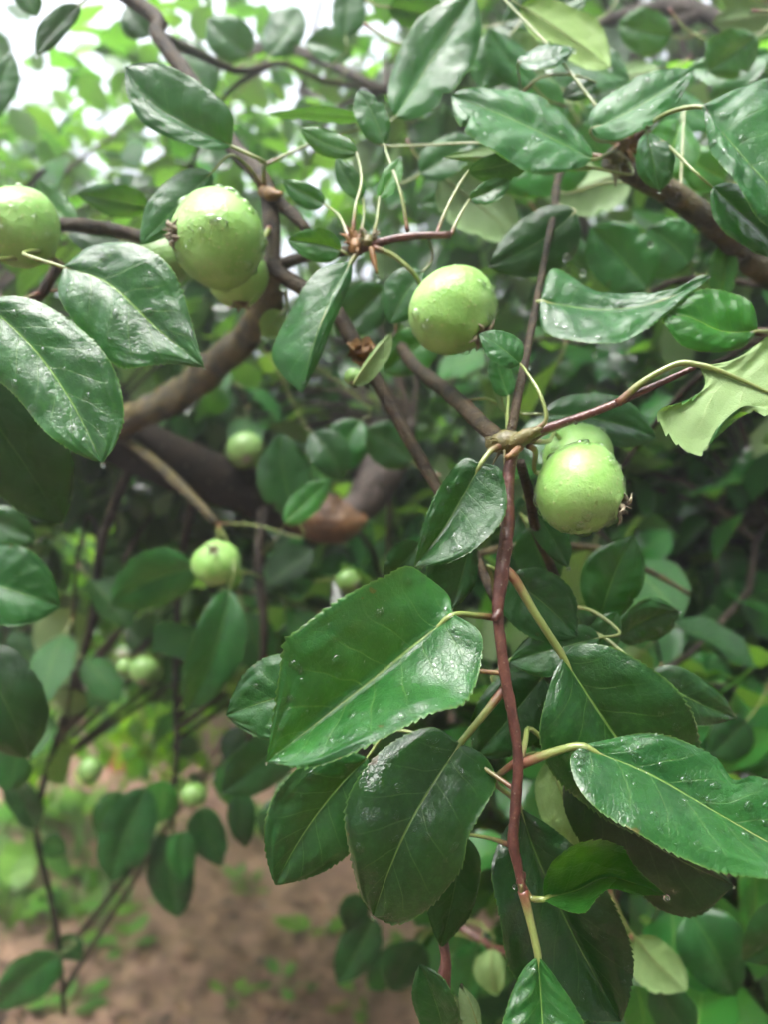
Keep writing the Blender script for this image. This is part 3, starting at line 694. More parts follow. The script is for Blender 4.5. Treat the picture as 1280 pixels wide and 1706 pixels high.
sleaf(LT, (125, 380), (60, 300), 0.5, 30, 26, tint=LT1)
sleaf(LT, (200, 400), (110, 380), 0.5, 30, 22, tint=VDK)
sleaf(LT, (190, 520), (100, 590), 0.46, 50, 40, tint=VDK)
sleaf(LT, (-60, 640), (102, 872), 0.37, 85, 70, tint=(0.30, 0.36, 0.32), ddb=-0.5, ddt=2.5)
sleaf(LT, (-70, 955), (100, 1010), 0.40, 74, 62, 0.6, -0.8, tint=(0.8, 0.95, 0.95), drops=25, hi=True)
sleaf(LT, (-50, 1070), (46, 1262), 0.42, 70, 70, tint=VDK)
sleaf(LT, (-40, 860), (60, 900), 0.5, 30, 40, tint=DK)
# middle, around the second spur
leaf(LT, 0.345, (586, 434, 0.8), (503, 656, -0.4), [(548, 505, 0.0), (517, 590, -0.6)], A=[(584, 468, 0.6), (556, 540, 0.2), (524, 615, -0.3)],
     B=[(532, 448, 0.6), (482, 520, 0.4), (452, 585, 0.4), (470, 625, 0.2)], tint=(0.85, 1.0, 0.95), drops=25, pet=[(600, 412, 1.0)])
sleaf(LT, (588, 642), (652, 553), 0.34, 6, 24, 0.5, 0.2, face='under', tint=(1, 1, 0.85), hi=True, pet=[(612, 610, 4), (596, 640, 1.5)])
sleaf(LT, (568, 418), (478, 400), 0.36, 30, 26, 0, -0.4, tint=(1.3, 1.4, 0.9), hi=True)
sleaf(LT, (705, 452), (650, 540), 0.385, 36, 40, tint=(0.8, 0.95, 0.85))
sleaf(LT, (470, 520), (436, 560), 0.42, 30, 24, face='under', tint=(1.1, 1.1, 0.8))
sleaf(LT, (960, 352), (815, 445), 0.41, 58, 46, tint=(0.5, 0.6, 0.5), pet=[(926, 340, 1.5), (942, 344, 0.6)])
sleaf(LT, (616, 198), (446, 190), 0.43, 13, 12, 0.8, -0.8, tint=BLU, drops=10)
sleaf(LT, (640, 480), (560, 560), 0.45, 40, 40, tint=DK)
sleaf(LT, (730, 560), (640, 620), 0.45, 40, 36, tint=LT1)
# upper right, right tree
leaf(RT, 0.325, (1168, 178, 0.8), (1340, 372, -0.8), [(1225, 248, 0.2), (1285, 312, -0.3)], A=[(1235, 148, 1.4), (1300, 135, 1.4), (1350, 220, 0.8), (1370, 310, 0.0)],
     B=[(1180, 225, 0.2), (1208, 290, -0.6), (1246, 342, -1.0), (1292, 378, -1.0)], tint=(1.1, 1.25, 1.35), drops=70, pet=[(1062, 228, 4.5), (1110, 190, 2.0)], bulge=0.1)
sleaf(RT, (988, 266), (752, 160), 0.365, 66, 48, -1.4, 0.8, tint=(1.15, 1.3, 1.3), drops=45, hi=True, pet=[(1040, 240, 1.5), (1010, 258, 0.5)])
sleaf(RT, (992, 280), (740, 262), 0.375, 16, 22, 0.6, 0.4, face='under', tint=(1.2, 1.3, 0.9), hi=True)
sleaf(RT, (984, 216), (1158, 116), 0.365, 44, 40, 0.6, -0.6, tint=(1.1, 1.25, 1.3), drops=45, hi=True, pet=[(1052, 232, 1.2), (1000, 235, 0.4)])
sleaf(RT, (864, 104), (958, 82), 0.40, 22, 18, 0.6, -0.6, tint=(1.0, 1.15, 1.4), drops=30, hi=True, pet=[(870, 160, 6), (866, 130, 2)])
sleaf(RT, (868, 10), (1018, 112), 0.43, 50, 34, face='under', tint=(1.4, 1.5, 0.6))
sleaf(RT, (1188, 312), (1310, 430), 0.335, 40, 40, 0.6, -0.6, tint=(1.0, 1.15, 1.2), drops=20, hi=True)
sleaf(RT, (1078, 222), (1100, 318), 0.355, 36, 28, -0.3, -0.8, tint=(1, 1.1, 1.2), drops=25, hi=True)
sleaf(RT, (1135, 200), (1085, 318), 0.43, 48, 42, tint=BR)
sleaf(RT, (1080, 482), (985, 378), 0.50, 54, 60, tint=(0.9, 1.1, 1.1))
sleaf(RT, (1150, 440), (1080, 380), 0.52, 60, 50, tint=(0.9, 1.1, 1.1))
sleaf(RT, (1210, 300), (1140, 260), 0.48, 40, 40, tint=BR)
sleaf(RT, (1200, 500), (1210, 400), 0.44, 28, 22, tint=BR)
sleaf(RT, (850, 300), (700, 340), 0.52, 40, 36, tint=LT1)
sleaf(RT, (850, 60), (800, 150), 0.5, 40, 40, tint=(1, 1.1, 1.2))
sleaf(RT, (660, 195), (790, -10), 0.42, 55, 62, 0, -0.6, tint=(1.0, 1.15, 1.2))
sleaf(RT, (700, 290), (800, 230), 0.5, 36, 30, tint=(1, 1.1, 1.1))
sleaf(RT, (1260, 60), (1180, 120), 0.5, 40, 40, tint=LT1)
sleaf(RT, (1120, 60), (1030, 40), 0.6, 40, 40, tint=LT1)
rq = random.Random(31)
for k in range(28):
    x, y = rq.uniform(640, 1330), rq.uniform(-40, 420)
    if 640 < x < 860 and 330 < y: continue
    a = rq.uniform(-0.5, 1.2) + (math.pi if rq.random() < 0.5 else 0); L = rq.uniform(110, 190); d = rq.uniform(0.46, 0.66)
    L *= 0.5 / d; w = L * rq.uniform(0.22, 0.34)
    sleaf(RT, (x, y), (x + math.cos(a) * L, y + math.sin(a) * L), d, w, w * rq.uniform(0.6, 1.0), rq.uniform(-1, 1), rq.uniform(-1, 1), 0, rq.uniform(-1.5, 1.5), (rq.uniform(-8, 8), rq.uniform(-8, 8), 0),
          tint=(lambda q: (q, q * 1.12, q * 1.1))(rq.uniform(0.7, 1.5)), face='under' if rq.random() < 0.2 else 'top', seed=500 + k)
# silhouettes against the sky, upper left
sleaf(LT, (132, 8), (60, 92), 0.46, 20, 26, tint=DK)
sleaf(LT, (25, -30), (62, 28), 0.46, 24, 20, tint=LT1)
sleaf(LT, (250, 60), (210, 10), 0.6, 30, 30, tint=DK)
sleaf(LT, (415, 92), (345, 30), 0.62, 34, 40, tint=(0.9, 1, 1))
sleaf(LT, (448, 96), (500, 14), 0.7, 38, 30, tint=(0.9, 1, 1))
sleaf(LT, (585, 92), (508, 70), 0.7, 26, 36, tint=(1.1, 1.2, 1.1))
sleaf(LT, (575, 60), (590, -40), 0.66, 24, 34, tint=(0.8, 0.95, 0.95))
sleaf(LT, (-40, 210), (20, 90), 0.55, 30, 34, tint=(0.9, 1, 1))
sleaf(LT, (350, 160), (300, 60), 0.75, 34, 36, tint=(0.9, 1, 1))
# lower left, hanging clusters out of focus
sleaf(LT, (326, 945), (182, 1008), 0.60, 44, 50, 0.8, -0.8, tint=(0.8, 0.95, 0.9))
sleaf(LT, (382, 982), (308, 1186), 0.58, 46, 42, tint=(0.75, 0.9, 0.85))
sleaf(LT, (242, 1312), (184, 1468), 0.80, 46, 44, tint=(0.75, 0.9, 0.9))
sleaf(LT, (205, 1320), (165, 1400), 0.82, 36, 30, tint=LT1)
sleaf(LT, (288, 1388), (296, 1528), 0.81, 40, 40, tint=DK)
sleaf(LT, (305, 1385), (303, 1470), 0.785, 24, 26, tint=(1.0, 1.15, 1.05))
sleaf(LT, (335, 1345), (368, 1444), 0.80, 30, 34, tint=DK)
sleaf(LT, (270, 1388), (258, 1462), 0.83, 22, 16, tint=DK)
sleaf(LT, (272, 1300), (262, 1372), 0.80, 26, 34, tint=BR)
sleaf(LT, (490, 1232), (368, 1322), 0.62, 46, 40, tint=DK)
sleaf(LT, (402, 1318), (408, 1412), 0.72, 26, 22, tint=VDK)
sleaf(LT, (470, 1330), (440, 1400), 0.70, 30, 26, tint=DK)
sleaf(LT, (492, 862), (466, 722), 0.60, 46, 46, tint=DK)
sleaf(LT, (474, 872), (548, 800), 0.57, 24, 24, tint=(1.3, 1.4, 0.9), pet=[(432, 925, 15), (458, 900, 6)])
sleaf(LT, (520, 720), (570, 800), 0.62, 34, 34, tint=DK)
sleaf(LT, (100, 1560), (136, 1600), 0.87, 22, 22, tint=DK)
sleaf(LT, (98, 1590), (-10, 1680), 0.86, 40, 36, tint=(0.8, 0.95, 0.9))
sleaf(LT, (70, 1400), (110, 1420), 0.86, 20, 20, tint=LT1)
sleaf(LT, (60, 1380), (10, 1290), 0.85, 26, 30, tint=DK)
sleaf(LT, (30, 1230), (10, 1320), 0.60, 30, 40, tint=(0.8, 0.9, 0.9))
sleaf(RT, (622, 1528), (562, 1640), 0.86, 36, 36, tint=DK)
sleaf(RT, (600, 1490), (576, 1545), 0.86, 26, 26, tint=DK)
sleaf(RT, (700, 1570), (650, 1650), 0.70, 40, 40, tint=VDK)
# lower right, out of focus
sleaf(LT, (690, 770), (612, 712), 0.62, 40, 36, tint=DK)
sleaf(LT, (600, 700), (560, 790), 0.64, 36, 40, tint=(0.8, 0.95, 0.9))
sleaf(RT, (1150, 1520), (1225, 1660), 0.52, 58, 56, tint=(0.75, 0.9, 0.85))
sleaf(RT, (1060, 1562), (1146, 1650), 0.46, 36, 44, face='under', tint=(1.1, 1.2, 0.7))
sleaf(RT, (1060, 1640), (1075, 1740), 0.50, 34, 34, tint=BR)
sleaf(RT, (1092, 1640), (1150, 1740), 0.47, 38, 36, tint=DK)
sleaf(RT, (1260, 1440), (1250, 1550), 0.55, 34, 30, tint=BR)
sleaf(RT, (1330, 1510), (1240, 1600), 0.42, 40, 50, tint=DK)
sleaf(RT, (820, 1580), (830, 1660), 0.50, 22, 30, face='under', tint=(1.1, 1.2, 0.6))
sleaf(RT, (800, 1570), (780, 1680), 0.52, 26, 40, tint=(0.8, 0.95, 0.9))
sleaf(RT, (1245, 1200), (1180, 1260), 0.60, 40, 36, tint=DK)

def frame_from(y, up, roll=0.0):
    y = unit(y); x = unit(np.cross(y, up)); z = np.cross(x, y)
    if roll:
        x, z = x * math.cos(roll) + z * math.sin(roll), z * math.cos(roll) - x * math.sin(roll)
    return x, y, z

def leaf_template(seed, nu, nh):
    """leaf lying along +Y, top +Z, length 1, with its stalk reaching back to y = -0.28"""
    r = random.Random(seed)
    V, F, UV = [], [], []
    w = 2 * nh + 1; curl = r.uniform(-0.05, 0.5); fold = r.uniform(-0.1, 0.6); tw = r.uniform(-0.4, 0.4); wid = r.uniform(0.28, 0.40)
    prof_u = [0] + [p[0] for p in PROFILE] + [1]; prof_w = [0] + [p[1] for p in PROFILE] + [0]
    for i in range(nu):
        u = i / (nu - 1); hw = np.interp(u, prof_u, prof_w) * wid
        for j in range(-nh, nh + 1):
            s = j / nh
            x = s * hw; z = -curl * u * u + abs(s) * hw * fold + 0.02 * math.sin(u * 14 + j) * abs(s)
            x, z = x * math.cos(tw * u) - z * math.sin(tw * u), x * math.sin(tw * u) + z * math.cos(tw * u)
            V.append((x, u * (1 - 0.12 * u), z)); UV.append((u, 0.5 + 0.5 * s))
    for i in range(nu - 1):
        for j in range(w - 1):
            F.append((i * w + j, i * w + j + 1, (i + 1) * w + j + 1, (i + 1) * w + j))
    nf = len(F)
    v, f, uv = tube_data(np.array([(0, -0.28, 0.03), (0, -0.14, 0.0), (0, 0.02, -0.012), (0, 0.3, -0.03)]), [0.017, 0.013, 0.012, 0.006], 4)
    b = len(V); V += [tuple(q) for q in v]; UV += list(uv); F += [tuple(k + b for k in q) for q in f]
    return V, F, UV, [0] * nf + [1] * len(f)

# loose stalks left where fruit or leaves dropped, and bud scales at the spurs
def cluster(name, parent, items, mat):
    """several short tapered pieces as one lumpy spur"""
    parts = []
    for pts, rad in items:
        V, F, UV = tube_data(catmull([P(*q) for q in pts], 8), rad, 7, 0.3, random.random() * 9)
        parts.append((V, F, UV, 0))
    V, F, UV, mi = merge(parts)
    return link(name, mesh(name, V, F, UV), parent, [M[mat]])
cluster('spur', shoot, [([(812, 740, .300), (840, 738, .297), (872, 732, .296)], [pr(16, .3), pr(42, .3), pr(24, .3)]),
                        ([(850, 742, .295), (870, 730, .292), (900, 716, .290)], [pr(22, .3), pr(24, .3), pr(16, .3)])], 'green_spur')
cluster('bud', shoot, [([(868, 744, .293), (856, 756, .291), (844, 763, .290)], [pr(14, .29), pr(15, .29), pr(9, .29)])], 'scale')
cluster('bud', shoot, [([(880, 728, .290), (892, 718, .289), (904, 712, .289)], [pr(12, .29), pr(14, .29), pr(9, .29)])], 'green_spur')
cluster('bud', shoot, [([(868, 1472, .2715), (871, 1495, .271), (874, 1515, .271)], [pr(9, .27), pr(7, .27), pr(2, .27)])], 'green_spur')
for x, y in ((829, 1030), (868, 1271), (856, 1405), (869, 1470)):
    s = 1 if x > 850 and y < 1300 else -1
    cluster('bud', shoot, [([(x - 4 * s, y - 16, .279 if y > 1200 else .2825), (x, y - 4, .277 if y > 1200 else .281), (x + 6 * s, y + 3, .276 if y > 1200 else .28)], [pr(10, .28), pr(17, .28), pr(10, .28)])], 'shoot')
def scales(name, parent, px, py, d, n, spread, length, width, seed, mat='scale', up=(0, -1)):
    """a ruff of thin dry scales round a short stub"""
    q = random.Random(seed); it = [([(px - up[0] * spread, py - up[1] * spread, d + .001), (px, py, d), (px + up[0] * spread * .6, py + up[1] * spread * .6, d - .001)], [pr(width * 2.6, d), pr(width * 3.2, d), pr(width * 1.6, d)])]
    for k in range(n):
        a = q.uniform(0, 6.28); l = length * q.uniform(0.5, 1.1)
        bx, by = px + math.cos(a) * spread * .5, py + math.sin(a) * spread * .5
        dx, dy, dz = math.cos(a) * .8 + up[0] * .6, math.sin(a) * .8 + up[1] * .6, q.uniform(-.004, .002)
        it.append(([(bx, by, d - .0005), (bx + dx * l * .5, by + dy * l * .5, d + dz * .6), (bx + dx * l, by + dy * l + l * .25, d + dz)], [pr(width, d), pr(width * .8, d), pr(width * .15, d)]))
    return cluster(name, parent, it, mat)
scales('spur', spur_twig, 592, 405, .354, 16, 16, 24, 8, 1)
scales('spur', spur_twig, 612, 398, .352, 10, 12, 20, 7, 2, 'green_spur')
cluster('bud', spur_twig, [([(618, 412, .351), (624, 440, .350), (628, 456, .350)], [pr(9, .35), pr(11, .35), pr(4, .35)])], 'scale')
scales('bud', rlimb, 1040, 240, .378, 18, 20, 34, 9, 3, 'scale', (0.6, -0.7))
scales('bud', rlimb, 1026, 268, .376, 10, 16, 30, 9, 4, 'green_spur', (-0.3, 0.7))
scales('bud', shoot, 838, 742, .295, 10, 14, 26, 6, 5, 'green_spur', (-0.8, 0.2))
def dry_flower(parent, px, py, d, n, size, seed):
    q = random.Random(seed); c = P(px, py, d); parts = []
    for k in range(n):
        V, F, UV, mi = leaf_template(seed + k, 7, 2)
        dr = unit([q.uniform(-1, 1), q.uniform(-.8, .3), q.uniform(-1, .6)]); x, y, z = frame_from(dr, np.array([q.uniform(-1, 1), q.uniform(-1, 1), 0.3]))
        Z = np.array(V[:35]); L = size * q.uniform(.6, 1.0)
        Wd = c + (Z[:, :1] * 1.5 * x + Z[:, 1:2] * y + (Z[:, 2:] * 2 + 0.3 * Z[:, :1] ** 2) * z) * L
        parts.append((list(Wd), [f for f in F if max(f) < 35], UV[:35], 0))
    V, F, UV, mi = merge(parts)
    link('dry_flower', mesh('dry_flower', V, F, UV), parent, [M['scale']])
dry_flower(main_b, 602, 578, .366, 9, 0.011, 60)
dry_flower(main_b, 604, 604, .366, 4, 0.008, 80)
cluster('bud', main_b, [([(436, 318, .402), (455, 325, .398), (470, 322, .396)], [pr(18, .4), pr(24, .4), pr(8, .4)])], 'scale')

# leaves standing on long stalks above the middle spur
sleaf(LT, (640, 240), (596, 150), 0.365, 30, 24, tint=(0.9, 1, 1), pet=[(680, 385, -1.5), (668, 320, -1.3), (650, 270, -0.7)])
sleaf(LT, (782, 285), (890, 258), 0.36, 22, 28, -0.4, 0.6, tint=(1.1, 1.2, 1.1), pet=[(728, 392, -1.0), (742, 355, -0.8), (765, 310, -0.4)])
sleaf(LT, (784, 332), (850, 300), 0.358, 18, 20, tint=LT1, pet=[(752, 392, -0.8), (764, 365, -0.6)])
sleaf(LT, (594, 255), (500, 214), 0.37, 20, 24, tint=LT1, pet=[(588, 385, -1.6), (592, 345, -1.4), (602, 300, -0.8)])
sleaf(LT, (632, 330), (668, 262), 0.356, 16, 18, tint=BR, pet=[(622, 395, -0.4), (628, 365, -0.3)])
sleaf(LT, (540, 340), (470, 300), 0.375, 22, 18, tint=(1.0, 1.1, 1.0), pet=[(580, 395, -2.0), (565, 360, -1.2)])
sleaf(LT, (604, 330), (560, 262), 0.38, 18, 20, tint=(1.2, 1.3, 1.0), pet=[(600, 392, -2.5), (606, 360, -1.5)])
sleaf(RT, (995, 138), (938, 162), 0.41, 14, 18, tint=DK, pet=[(868, 158, 1), (900, 130, 0), (950, 124, -0.5)])

# ------------------------------------------------------------------ apples
APPLES = 0
def apple(px, py, d, rpx, calyx, stalk_pts, label, drops=0, hi=True, squash=1.0, sepals=True):
    global APPLES
    APPLES += 1
    c = P(px, py, d); r = rpx / FPX * d
    ax = unit(calyx)                                  # towards the calyx
    e1 = unit(np.cross(ax, [0.3, 0.2, 1.0])); e2 = np.cross(ax, e1)
    nl, ns = (34, 48) if hi else (20, 28)
    root = empty('apple', tuple(c - np.array([0, 0, r])))
    tag(root, label, 'apple', 'young green apples on the trees')
    th = np.linspace(0.0, math.pi, nl); sd = APPLES * 5.3
    V, UV = [], []
    for i, t in enumerate(th):
        z = -math.cos(t); rr = math.sin(t)            # z=-1 stalk end, +1 calyx end
        k = rr * (1.0 + 0.05 * math.sin(t)) * (1 - 0.07 * max(0, z))
        zz = z * 0.97 * squash
        if t < 0.5: zz += 0.16 * math.exp(-(t / 0.22) ** 2)
        if math.pi - t < 0.6:
            q = math.pi - t; zz += 0.05 * math.exp(-((q - 0.27) / 0.12) ** 2) - 0.13 * math.exp(-(q / 0.16) ** 2)
        for s in range(ns):
            a = 2 * math.pi * s / ns
            rib = 1 + 0.035 * math.cos(5 * a + sd) * max(0, z + 0.3) ** 1.5 + 0.022 * math.cos(2 * a + sd) + 0.014 * math.cos(3 * a + sd)
            dirv = e1 * math.cos(a) + e2 * math.sin(a)
            n = 1 + 0.045 * mnoise.noise(Vector((dirv * rr * 0.75 + ax * z * 0.75).tolist()) + Vector((sd, 0, 0)))
            V.append(c + (dirv * k * rib * n + ax * zz * n) * r); UV.append((i / (nl - 1), s / ns))
    F = [(i * ns + s, i * ns + (s + 1) % ns, (i + 1) * ns + (s + 1) % ns, (i + 1) * ns + s) for i in range(nl - 1) for s in range(ns)]
    fruit = link('fruit', mesh('fruit', V, F, UV), root, [M['apple' if hi else 'apple_dimmed']])
    # dried sepals round the calyx
    if sepals:
        parts = []; rr_ = random.Random(APPLES)
        for k in range(5):
            a = 2 * math.pi * k / 5 + sd
            dv = e1 * math.cos(a) + e2 * math.sin(a)
            o1 = rr_.uniform(-0.05, 0.1)
            tw = np.cross(ax, dv)
            pts = [c + ax * r * 0.84 + dv * r * 0.12, c + ax * r * 0.98 + dv * r * 0.19, c + ax * r * (1.03 + o1 * .5) + dv * r * (0.20 + o1) + tw * r * 0.03,
                   c + ax * r * (0.99 + o1) + dv * r * (0.31 + o1) + tw * r * 0.08, c + ax * r * (0.97 + o1) + dv * r * (0.36 + o1) + tw * r * 0.13]
            v, f, uv = tube_data(catmull(pts, 8), [r * 0.06, r * 0.075, r * 0.06, r * 0.035, r * 0.008], 6, 0.5, k)
            parts.append((v, f, uv, 0))
        for k in range(14):
            a = k * 0.9; dv = e1 * math.cos(a) + e2 * math.sin(a)
            v, f, uv = tube_data([c + ax * r * 0.84 + dv * r * 0.03, c + ax * r * 1.0 + dv * r * 0.06, c + ax * r * (1.1 + 0.05 * math.sin(k * 3)) + dv * r * 0.12], [r * .02, r * .015, r * .012], 4)
            parts.append((v, f, uv, 0))
        v, f, uv, mi = merge(parts)
        link('calyx', mesh('calyx', v, f, uv), root, [M['sepal']])
    top = c - ax * r * 0.84 * squash
    pp = [P(*q) for q in stalk_pts] + [c - ax * r * 1.12 * squash, top]
    v, f, uv = tube_data(catmull(pp, 16), [r * 0.075, r * 0.06, r * 0.055, r * 0.06], 7)
    link('stalk', mesh('stalk', v, f, uv), root, [M['stalk']])
    if drops:
        G = np.array(V).reshape(nl, ns, 3); N = (G - c); N /= np.linalg.norm(N, axis=2)[:, :, None]
        tag(link('water_drops', drops_mesh(G, N, drops, r * 0.022, r * 0.12, APPLES, 0.7), root, [M['bead']]), kind='stuff')
    return root

apple(968, 815, 0.300, 76, (0.74, -0.42, -0.36), [(880, 742, .297), (893, 752, .297)], 'sharp wet green apple in front at right, its dried calyx pointing lower right', 190)
apple(964, 764, 0.36, 58, (0.55, 0.3, -0.5), [(885, 735, .30), (915, 735, .315)], 'green apple half hidden behind the sharp wet apple at right', 30)
apple(755, 519, 0.350, 72, (0.58, -0.42, -0.60), [(622, 412, .352), (655, 425, .352), (690, 455, .352)], 'wet round green apple hanging under the brown fruit spur in the middle', 150)
apple(362, 398, 0.360, 78, (-0.80, -0.55, -0.10), [(448, 380, .395), (440, 395, .385)], 'large pale green apple at upper left with calyx facing left', 60)
apple(396, 462, 0.400, 50, (0.1, -0.2, -0.95), [(425, 425, .405), (405, 425, .41)], 'green apple hanging just behind and below the large pale one', 20)
apple(272, 436, 0.440, 40, (-0.3, -0.6, -0.7), [(300, 420, .44), (285, 410, .44)], 'small apple half hidden between the large pale apple and a dark wet leaf', 0, False)
apple(30, 378, 0.370, 64, (-0.25, -0.95, 0.06), [(92, 376, .42), (70, 378, .41)], 'green apple cut by the left edge with its calyx facing the camera', 40)
apple(360, 937, 0.600, 38, (0.06, -0.72, 0.55), [(436, 966, .71), (420, 955, .66), (395, 955, .62)], 'small round green apple hanging alone at left centre', 15)
apple(408, 750, 0.760, 30, (0.2, -0.7, -0.5), [(430, 800, .79), (425, 765, .78)], 'dull green apple under the dark limb', 0, False)
apple(240, 1117, 0.74, 24, (0.1, -0.7, -0.6), [(292, 1090, .83), (262, 1092, .77)], 'small apple low at left beside a paler one', 0, False)
apple(208, 1112, 0.76, 15, (-0.3, -0.7, -0.4), [(250, 1090, 0.78), (215, 1095, 0.765)], 'tiny pale apple touching the small apple low at left', 0, False)
apple(322, 1325, 0.72, 21, (0.1, -0.6, -0.6), [(292, 1290, .83), (312, 1300, .74)], 'bright small apple above the hanging leaf cluster at lower left', 0, False)
apple(150, 1282, 0.74, 18, (0.0, -0.5, -0.8), [(95, 1235, .86), (138, 1252, .76)], 'oval pale apple near the orange fallen leaf at left', 0, False, 1.25)
apple(580, 968, 0.60, 20, (0.6, -0.5, -0.3), [(520, 968, .66), (548, 965, .62)], 'blurred pale apple above the big sheened leaf', 0, False)
apple(588, 628, 0.352, 15, (-0.1, -0.6, -0.7), [(605, 606, .368), (596, 612, .36)], 'tiny green fruitlet beside the dry flower on the middle branch', 0, False)
apple(105, 1140, 1.1, 15, (0.2, -0.6, -0.6), [(140, 1080, .86), (110, 1110, 1.0)], 'faint small apple at far left behind the dark leaf', 0, False)

# drops about to fall from twigs and fruit
def hanging(parent, spots):
    parts = []
    for px, py, d, w in spots:
        c = P(px, py, d); r = pr(w, d); V, F = [], []; ns, nl = 10, 7
        for i in range(nl):
            t = math.pi * i / (nl - 1)
            k = math.sin(t) * r; z = math.cos(t) * r * (1.25 if t < 1.57 else 1.0)
            for s in range(ns):
                a = 6.2832 * s / ns; V.append(c + np.array([k * math.cos(a), k * math.sin(a), z]))
        F = [(i * ns + s, (i + 1) * ns + s, (i + 1) * ns + (s + 1) % ns, i * ns + (s + 1) % ns) for i in range(nl - 1) for s in range(ns)]
        parts.append((V, F, [(0, 0)] * len(V), 0))
    V, F, UV, mi = merge(parts)
    tag(link('water_drops', mesh('water_drops', V, F), parent, [M['glass']]), kind='stuff')
hanging(spur_twig, [(628, 465, .350, 11)])
hanging(spur2, [(1046, 664, .287, 9), (960, 704, .291, 8)])
hanging(main_b, [(618, 640, .376, 10), (470, 480, .398, 12), (667, 715, .371, 9)])
hanging(shoot, [(858, 1478, .272, 7), (868, 1285, .275, 6)])
hanging(rlimb, [(945, 430, .40, 13), (972, 455, .40, 13), (1085, 408, .41, 11), (1160, 432, .42, 11), (880, 612, .34, 12), (992, 592, .36, 11), (1050, 640, .36, 11)])

def drop_ball(c, r, ns=10, nl=7):
    V = []
    for i in range(nl):
        t = math.pi * i / (nl - 1); k = math.sin(t) * r; z = math.cos(t) * r * (1.25 if t < 1.57 else 1.0)
        for q in range(ns):
            a = 6.2832 * q / ns; V.append(c + np.array([k * math.cos(a), k * math.sin(a), z]))
    F = [(i * ns + q, (i + 1) * ns + q, (i + 1) * ns + (q + 1) % ns, i * ns + (q + 1) % ns) for i in range(nl - 1) for q in range(ns)]
    return V, F, [(0, 0)] * len(V), 0
for tr in (LT, RT):
    V, F, UV, mi = merge([drop_ball(c - np.array([0, 0, q * 0.8]), q) for c, q in TIPS.get(tr.name, [])])
    tag(link('water_drops', mesh('water_drops', V, F), tr, [M['glass']]), kind='stuff')

# ------------------------------------------------------------------ loose foliage of the two trees
TEMPL = []
for s in range(7):
    V, F, UV, mi = leaf_template(s + 40, 13, 3)
    me = mesh('leaf', V, F, UV, True, mi); me.materials.append(M['leaf']); me.materials.append(M['stalk'])
    TEMPL.append(me)

def put_leaf(tree, base, direction, up, length, roll, tint):
    x, y, z = frame_from(direction, up, roll)
    o = bpy.data.objects.new('leaf', random.choice(TEMPL)); col.objects.link(o)
    m = Matrix(((x[0] * length, y[0] * length, z[0] * length, base[0] - tree.location[0]), (x[1] * length, y[1] * length, z[1] * length, base[1] - tree.location[1]),
                (x[2] * length, y[2] * length, z[2] * length, base[2] - tree.location[2]), (0, 0, 0, 1)))
    o.parent = tree; o.matrix_local = m; o.color = (*tint, 0.2 * random.random())
    return o

def rtint(r, lo=0.55, hi=1.35):
    k = r.uniform(lo, hi); w = r.uniform(0.85, 1.15)
    if r.random() < 0.12: k *= 1.35
    return (k * w, k, k * r.uniform(0.8, 1.15))

def shoot_with_leaves(tree, start, direction, length, nleaf, r, rad=0.0016, ll=(0.055, 0.085), connect=True, lo=0.55, hi=1.35):
    p = [np.array(start, float)]; dv = unit(direction); k = 7
    for i in range(k):
        dv = unit(dv + np.array([r.uniform(-.12, .12), r.uniform(-.12, .12), -0.10 + r.uniform(-.1, .08)]))
        p.append(p[-1] + dv * length / k)
    a = nearest(tree, p[0], 0.40) if connect else None
    path = np.array(p)
    if a is not None:
        full = np.vstack([[a], [(a + p[0]) * 0.5 + np.array([0, 0, 0.03])], path])
    else: full = path
    V, F, UV = tube_data(catmull(full, 18), [rad * 1.6, rad * 1.2, rad * 0.7], 6, 0.1, r.random() * 9)
    link('branch', mesh('branch', V, F, UV), tree, [M[r.choice(['trunk', 'trunk', 'dark', 'dark'])]])
    ph = r.random() * 6.28; n = 0
    for i in range(nleaf):
        f = (i + 0.4 + 0.3 * r.random()) / nleaf
        q = path[min(int(f * k), k - 1)] * (1 - (f * k) % 1) + path[min(int(f * k) + 1, k)] * ((f * k) % 1)
        t = unit(path[min(int(f * k) + 1, k)] - path[min(int(f * k), k - 1)])
        x, y, z = frame_from(t, np.array([0.1, 0.2, 1.0]))
        an = ph + i * 2.4
        out = x * math.cos(an) + z * math.sin(an)
        dr = unit(out * 0.9 + t * 0.45 + np.array([0, 0, -0.35]))
        L = r.uniform(*ll)
        up = unit(np.array([r.uniform(-.5, .5), r.uniform(-.9, .2), 1.0]))
        put_leaf(tree, q + dr * L * 0.28, dr, up, L, r.uniform(-.5, .5), rtint(r, lo, hi)); n += 1
    return n

rr = random.Random(5)
def allowed(px, py):
    if py > 1290 and px < 840: return rr.random() < 0.0
    if px < 720 and py < 330:                       # open sky in the upper left
        return rr.random() < (0.10 if py < 150 else 0.35)
    if px < 330 and py > 850: return rr.random() < 0.4
    return True
cnt = {LT.name: LEAF_N, RT.name: 0}
tries = 0
n_l = n_r = 0
while tries < 900 and (n_l < 200 or n_r < 215):
    tries += 1
    px, py, d = rr.uniform(-260, 1540), rr.uniform(-260, 1760), 0.55 + 1.25 * rr.random() ** 0.8
    if not allowed(px, py): continue
    tree = LT if px < 640 + rr.uniform(-120, 120) else RT
    if (n_l >= 200 and tree is LT) or (n_r >= 215 and tree is RT): continue
    st = P(px, py, d)
    if st[2] < 0.25: continue
    L = rr.uniform(0.14, 0.30)
    n = shoot_with_leaves(tree, st + np.array([0, 0, L * 0.4]), (rr.uniform(-.7, .7), rr.uniform(-.4, .6), rr.uniform(-1, .2)), L, rr.randint(5, 8), rr)
    if tree is LT: n_l += n
    else: n_r += n

